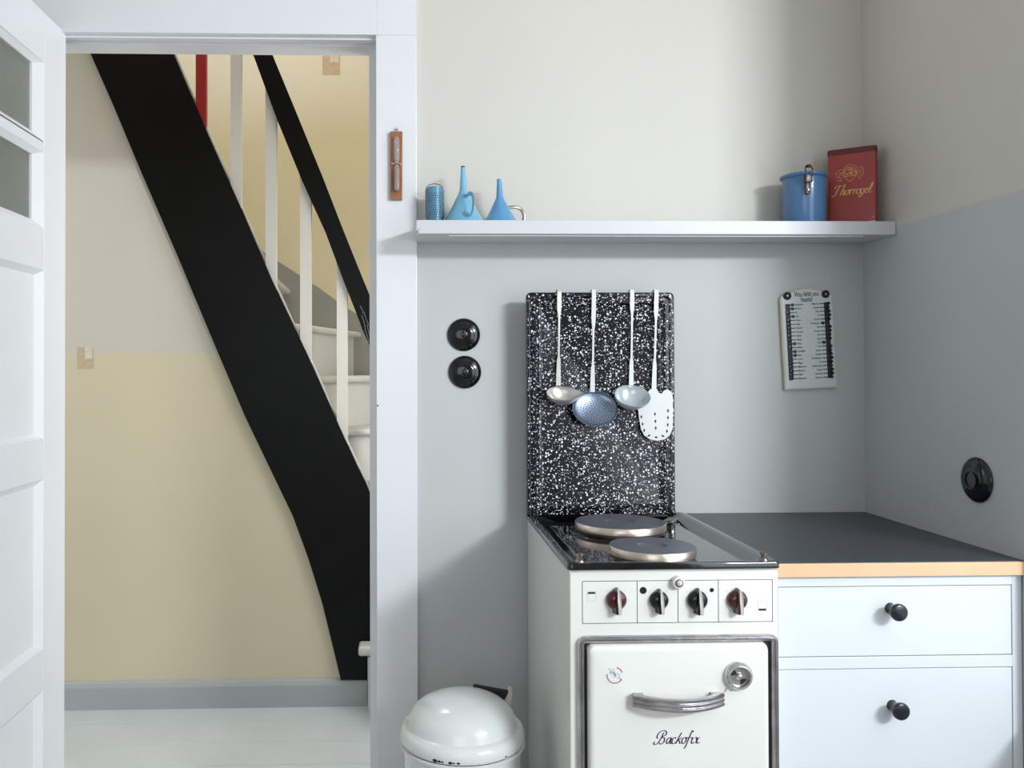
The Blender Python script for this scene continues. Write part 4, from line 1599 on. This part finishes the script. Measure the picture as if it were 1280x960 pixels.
def bowl(bm, c, n, rx, ry, depth, thick=.0012, spout=None, N=48, rings_=10, prof_pow=2.0):
    """open bowl with rim ellipse (rx along world x), opening normal n"""
    n = Vector(n).normalized()
    ex = Vector((1, 0, 0))
    ey = n.cross(ex).normalized()
    inn, out = [], []
    for k in range(rings_+1):
        t = k/rings_
        rad = math.sin(t*PI/2)
        dep = math.cos(t*PI/2)**prof_pow if prof_pow != 1 else math.cos(t*PI/2)
        ri, ro = [], []
        for i in range(N):
            a = 2*PI*i/N
            s = 1.0
            lift = 0
            if spout:
                da = (a - spout[0] + PI) % (2*PI) - PI
                w_ = math.exp(-(da/spout[2])**2)
                s = 1 + spout[1]*w_*t**2
            p = ex*math.cos(a)*rx*rad*s + ey*math.sin(a)*ry*rad*s
            ri.append(bm.verts.new(c + p - n*depth*dep))
            ro.append(bm.verts.new(c + p*(1 + thick/rx) - n*(depth*dep + thick*(1 if k < rings_ else 0))))
        inn.append(ri)
        out.append(ro)
    for L_ in (inn, out):
        for a, b in zip(L_, L_[1:]):
            for i in range(N):
                j = (i+1) % N
                if a is L_[0]:
                    pass
                bm.faces.new((a[i], a[j], b[j], b[i]))
    for i in range(N):
        j = (i+1) % N
        bm.faces.new((inn[-1][i], inn[-1][j], out[-1][j], out[-1][i]))
    bmesh.ops.remove_doubles(bm, verts=bm.verts[:], dist=1e-6)
    return ex, ey


def utensil(name, px, label, cat, segs, px_bot, m, mtop=362.5):
    o = root(name, tuple(up(px, mtop)), label, cat, 'kitchen utensils hooked over the speckled stove lid')
    bm = bmesh.new()
    end = handle(bm, px, px_bot, UY, segs, mtop)
    link('utensil_handle', bm, m, o, 40)
    return o, end


S1 = 1055.0
px2m = (UY - EYE.y)/F
# 1 gravy ladle with pouring lip
o, e = utensil('gravy_ladle', 699.3, 'small metal ladle with a pouring lip, leftmost of the four hanging utensils', 'ladle', (388, 395, 445, 482), 698, m_utalu)
bm = bmesh.new()
c = up(703.5, 491.5, UY - .030)
bowl(bm, c, (-.08, -.50, .86), .041, .034, .030, spout=(math.radians(0), .33, .36), prof_pow=1.4)
link('ladle_bowl', bm, m_utalu, o, 60)
# 2 skimmer
o, e = utensil('skimmer', 742.5, 'perforated skimmer with bluish flat bowl, second utensil from the left', 'skimmer', (402, 412, 455, 490), 740.5, m_utensil)
bm = bmesh.new()
c = up(744, 510.5, UY - .018)
bowl(bm, c, (0, -.93, .36), .0575, .0475, .012, prof_pow=1.0)
sk_ = link('skimmer_bowl', bm, m_skim, o, 60)
n_ = Vector((0, -.93, .36)).normalized()
ey = n_.cross(Vector((1, 0, 0))).normalized()
bm = bmesh.new()
for ring_i in range(0, 7):
    cnt = max(1, ring_i*6)
    for j in range(cnt):
        a = 2*PI*j/cnt + ring_i*.3
        rr_ = ring_i*.0072
        t = rr_/.0575
        dep = .012*math.cos(math.asin(min(1, t)))
        pc = c + Vector((1, 0, 0))*rr_*math.cos(a) + ey*rr_*.83*math.sin(a) - n_*(dep - .0003)
        lathe(bm, [(.0015, 0), (0, .00005)], Matrix.Translation(pc) @ n_.to_track_quat('Z', 'Y').to_matrix().to_4x4(), 6)
link('perforations', bm, m_gap, o, kind='stuff')
# 3 soup ladle
o, e = utensil('soup_ladle', 790.3, 'deep round white ladle, third utensil from the left', 'ladle', (386, 393, 447, 484), 789, m_utensil)
bm = bmesh.new()
c = up(790.8, 494.5, UY - .036)
bowl(bm, c, (.10, -.60, .80), .0445, .043, .034, prof_pow=1.3)
link('ladle_bowl', bm, m_utgrey, o, 60)
# 4 spatula
o, e = utensil('slotted_turner', 820.8, 'white slotted turner with broad rounded blade, rightmost hanging utensil', 'turner', (392, 400, 450, 488), 817.3, m_utensil)
TY = UY + .001
bm = bmesh.new()
out_px = [(813, 486), (821, 486), (823, 491), (827, 492), (830, 488), (835, 487), (839.5, 490), (841, 498), (841, 525), (840.5, 536), (837, 544), (831, 549), (822, 551), (812, 549), (805, 544), (801, 536), (799, 524), (797, 508), (797, 499), (801, 493), (806, 491), (810, 490)]
pts = [aty(a, b, TY) for a, b in out_px]
prism_y(bm, [(p.x, p.z) for p in pts], TY - .001, TY)
bl_ = link('blade', bm, m_utensil, o)
bm = bmesh.new()
for (a, b) in ((801.5, 521), (803, 530), (805, 538), (811, 544.5), (820, 546.5), (828.5, 545), (833.5, 539), (834.5, 531), (834.8, 522), (834.8, 513.5), (818.5, 517.5), (819, 526.5), (819.5, 535)):
    p = aty(a, b, TY)
    rot = 0
    if b > 543:
        rot = PI/2 if a == 820 else (PI/2 - .5 if a < 820 else PI/2 + .5)
    M = Matrix.Translation((p.x, TY - .0013, p.z)) @ Matrix.Rotation(rot, 4, 'Y')
    vv = [bm.verts.new(M @ Vector(q)) for q in ((-.0027, 0, 0), (0, 0, -.0054), (.0027, 0, 0), (0, 0, .0054))]
    bm.faces.new(vv)
link('slot', bm, m_gap, bl_, kind='stuff')

# ================================================================== PEDAL BIN
BY = -.40
k = (BY - EYE.y)/F
cxp = aty(577.8, 925, BY).x
rimR = 77.2*k
rz = aty(577.8, 917, BY).z           # rim level at widest
bn = root('pedal_bin', (cxp, BY, 0), 'white enamel pedal bin with domed lid standing left of the stove', 'bin')
bm = bmesh.new()
lathe(bm, [(0, .015), (rimR*.86, .015), (rimR*.88, .03), (rimR*.93, rz - .05), (rimR*.945, rz - .02)], Matrix.Translation((cxp, BY, 0)), 64)
link('bin_body', bm, m_bin, bn, 40)
bm = bmesh.new()
lathe(bm, [(rimR*.95, rz - .020), (rimR*1.0, rz - .018), (rimR*1.01, rz - .013), (rimR*.96, rz - .010)], Matrix.Translation((cxp, BY, 0)), 64)
link('bin_rim', bm, m_bin, bn, 40)
bm = bmesh.new()
lathe(bm, [(rimR*.95, rz - .012), (rimR*.97, rz - .011), (rimR*.97, rz - .008), (rimR*.95, rz-.007)], Matrix.Translation((cxp, BY, 0)), 64)
link('seal_gap', bm, m_gap, bn, 40)
bm = bmesh.new()
hd = .089
prof = [(rimR*.985, rz - .008), (rimR*1.0, rz - .004), (rimR, rz + .006), (rimR*.985, rz + .014), (rimR*.955, rz + .020), (rimR*.92, rz + .023), (rimR*.885, rz + .025)]
for i in range(1, 15):
    a = PI/2*i/14
    prof.append((rimR*.865*math.cos(a)**.9, rz + .028 + (hd - .028)*math.sin(a)))
lathe(bm, prof, Matrix.Translation((cxp, BY, 0)), 72)
ld = link('bin_lid', bm, m_bin, bn, 40)
bm = bmesh.new()
for px, py, r in ((596, 886, .0022), (598, 895, .0022), (602.8, 889.5, .0013), (594.5, 889, .0008)):
    # find point on the dome along the view ray
    rdir = ray(px, py)
    bt = None
    for i in range(4000):
        q = EYE + rdir*(1.2 + i*.0003)
        rad = math.hypot(q.x - cxp, q.y - BY)/(rimR*.865)
        if rad < 1 and q.z < rz + .028 + (hd - .028)*math.sqrt(1 - rad*rad):
            bt = q
            break
    if bt:
        nn = Vector(((bt.x-cxp)/(rimR*.85)**2, (bt.y-BY)/(rimR*.85)**2, (bt.z - rz - .033)/(hd-.033)**2)).normalized()
        lathe(bm, [(r, .0002), (r*.7, .0006), (0, .0007)], Matrix.Translation(bt) @ nn.to_track_quat('Z', 'Y').to_matrix().to_4x4(), 9)
link('enamel_chip', bm, m_gap, ld)
# dark chips along the lid's lower edge
bm = bmesh.new()
for a, r in ((-118, .0045), (-114, .003), (-111, .0022), (-104, .0035), (-101, .002), (-97, .0028), (-52, .0022)):
    a = math.radians(a)
    nn = Vector((math.cos(a), math.sin(a), 0))
    lathe(bm, [(r, .0002), (r*.7, .0006), (0, .0007)], Matrix.Translation(Vector((cxp, BY, rz - .003)) + nn*rimR) @ nn.to_track_quat('Z', 'Y').to_matrix().to_4x4() @ Matrix.Diagonal((1.3, .8, 1, 1)), 9)
link('edge_chip', bm, m_gap, ld, kind='stuff')
# hinge bracket behind the lid, towards the right
hp0, hp1 = aty(591, 857.5, BY + .09), aty(637, 866, BY + .05)
bm = bmesh.new()
qs = [aty(591, 857.0, BY + .10), aty(637, 865.5, BY + .06), aty(631, 880, BY + .06), aty(600, 880, BY + .10)]
v0 = [bm.verts.new(q) for q in qs]
v1 = [bm.verts.new(q + Vector((.004, .012, 0))) for q in qs]
bm.faces.new(v0)
bm.faces.new(v1[::-1])
for i in range(4):
    j = (i+1) % 4
    bm.faces.new((v0[i], v0[j], v1[j], v1[i]))
link('hinge_plate', bm, m_gap, bn)
bm = bmesh.new()
qs = [aty(637.5, 863, BY + .055), aty(640.5, 866, BY + .055), aty(638.5, 884, BY + .055), aty(629, 884, BY + .055), aty(631, 876, BY + .055)]
v0 = [bm.verts.new(q) for q in qs]
v1 = [bm.verts.new(q + Vector((.002, .030, 0))) for q in qs]
bm.faces.new(v0)
bm.faces.new(v1[::-1])
for i in range(5):
    j = (i+1) % 5
    bm.faces.new((v0[i], v0[j], v1[j], v1[i]))
link('hinge_bracket', bm, m_bracket, bn)
bm = bmesh.new()
bx(bm, cxp - .03, cxp + .03, BY - rimR - .03, BY - rimR*.8, .012, .022, bev=.003)
link('pedal', bm, m_gap, bn)
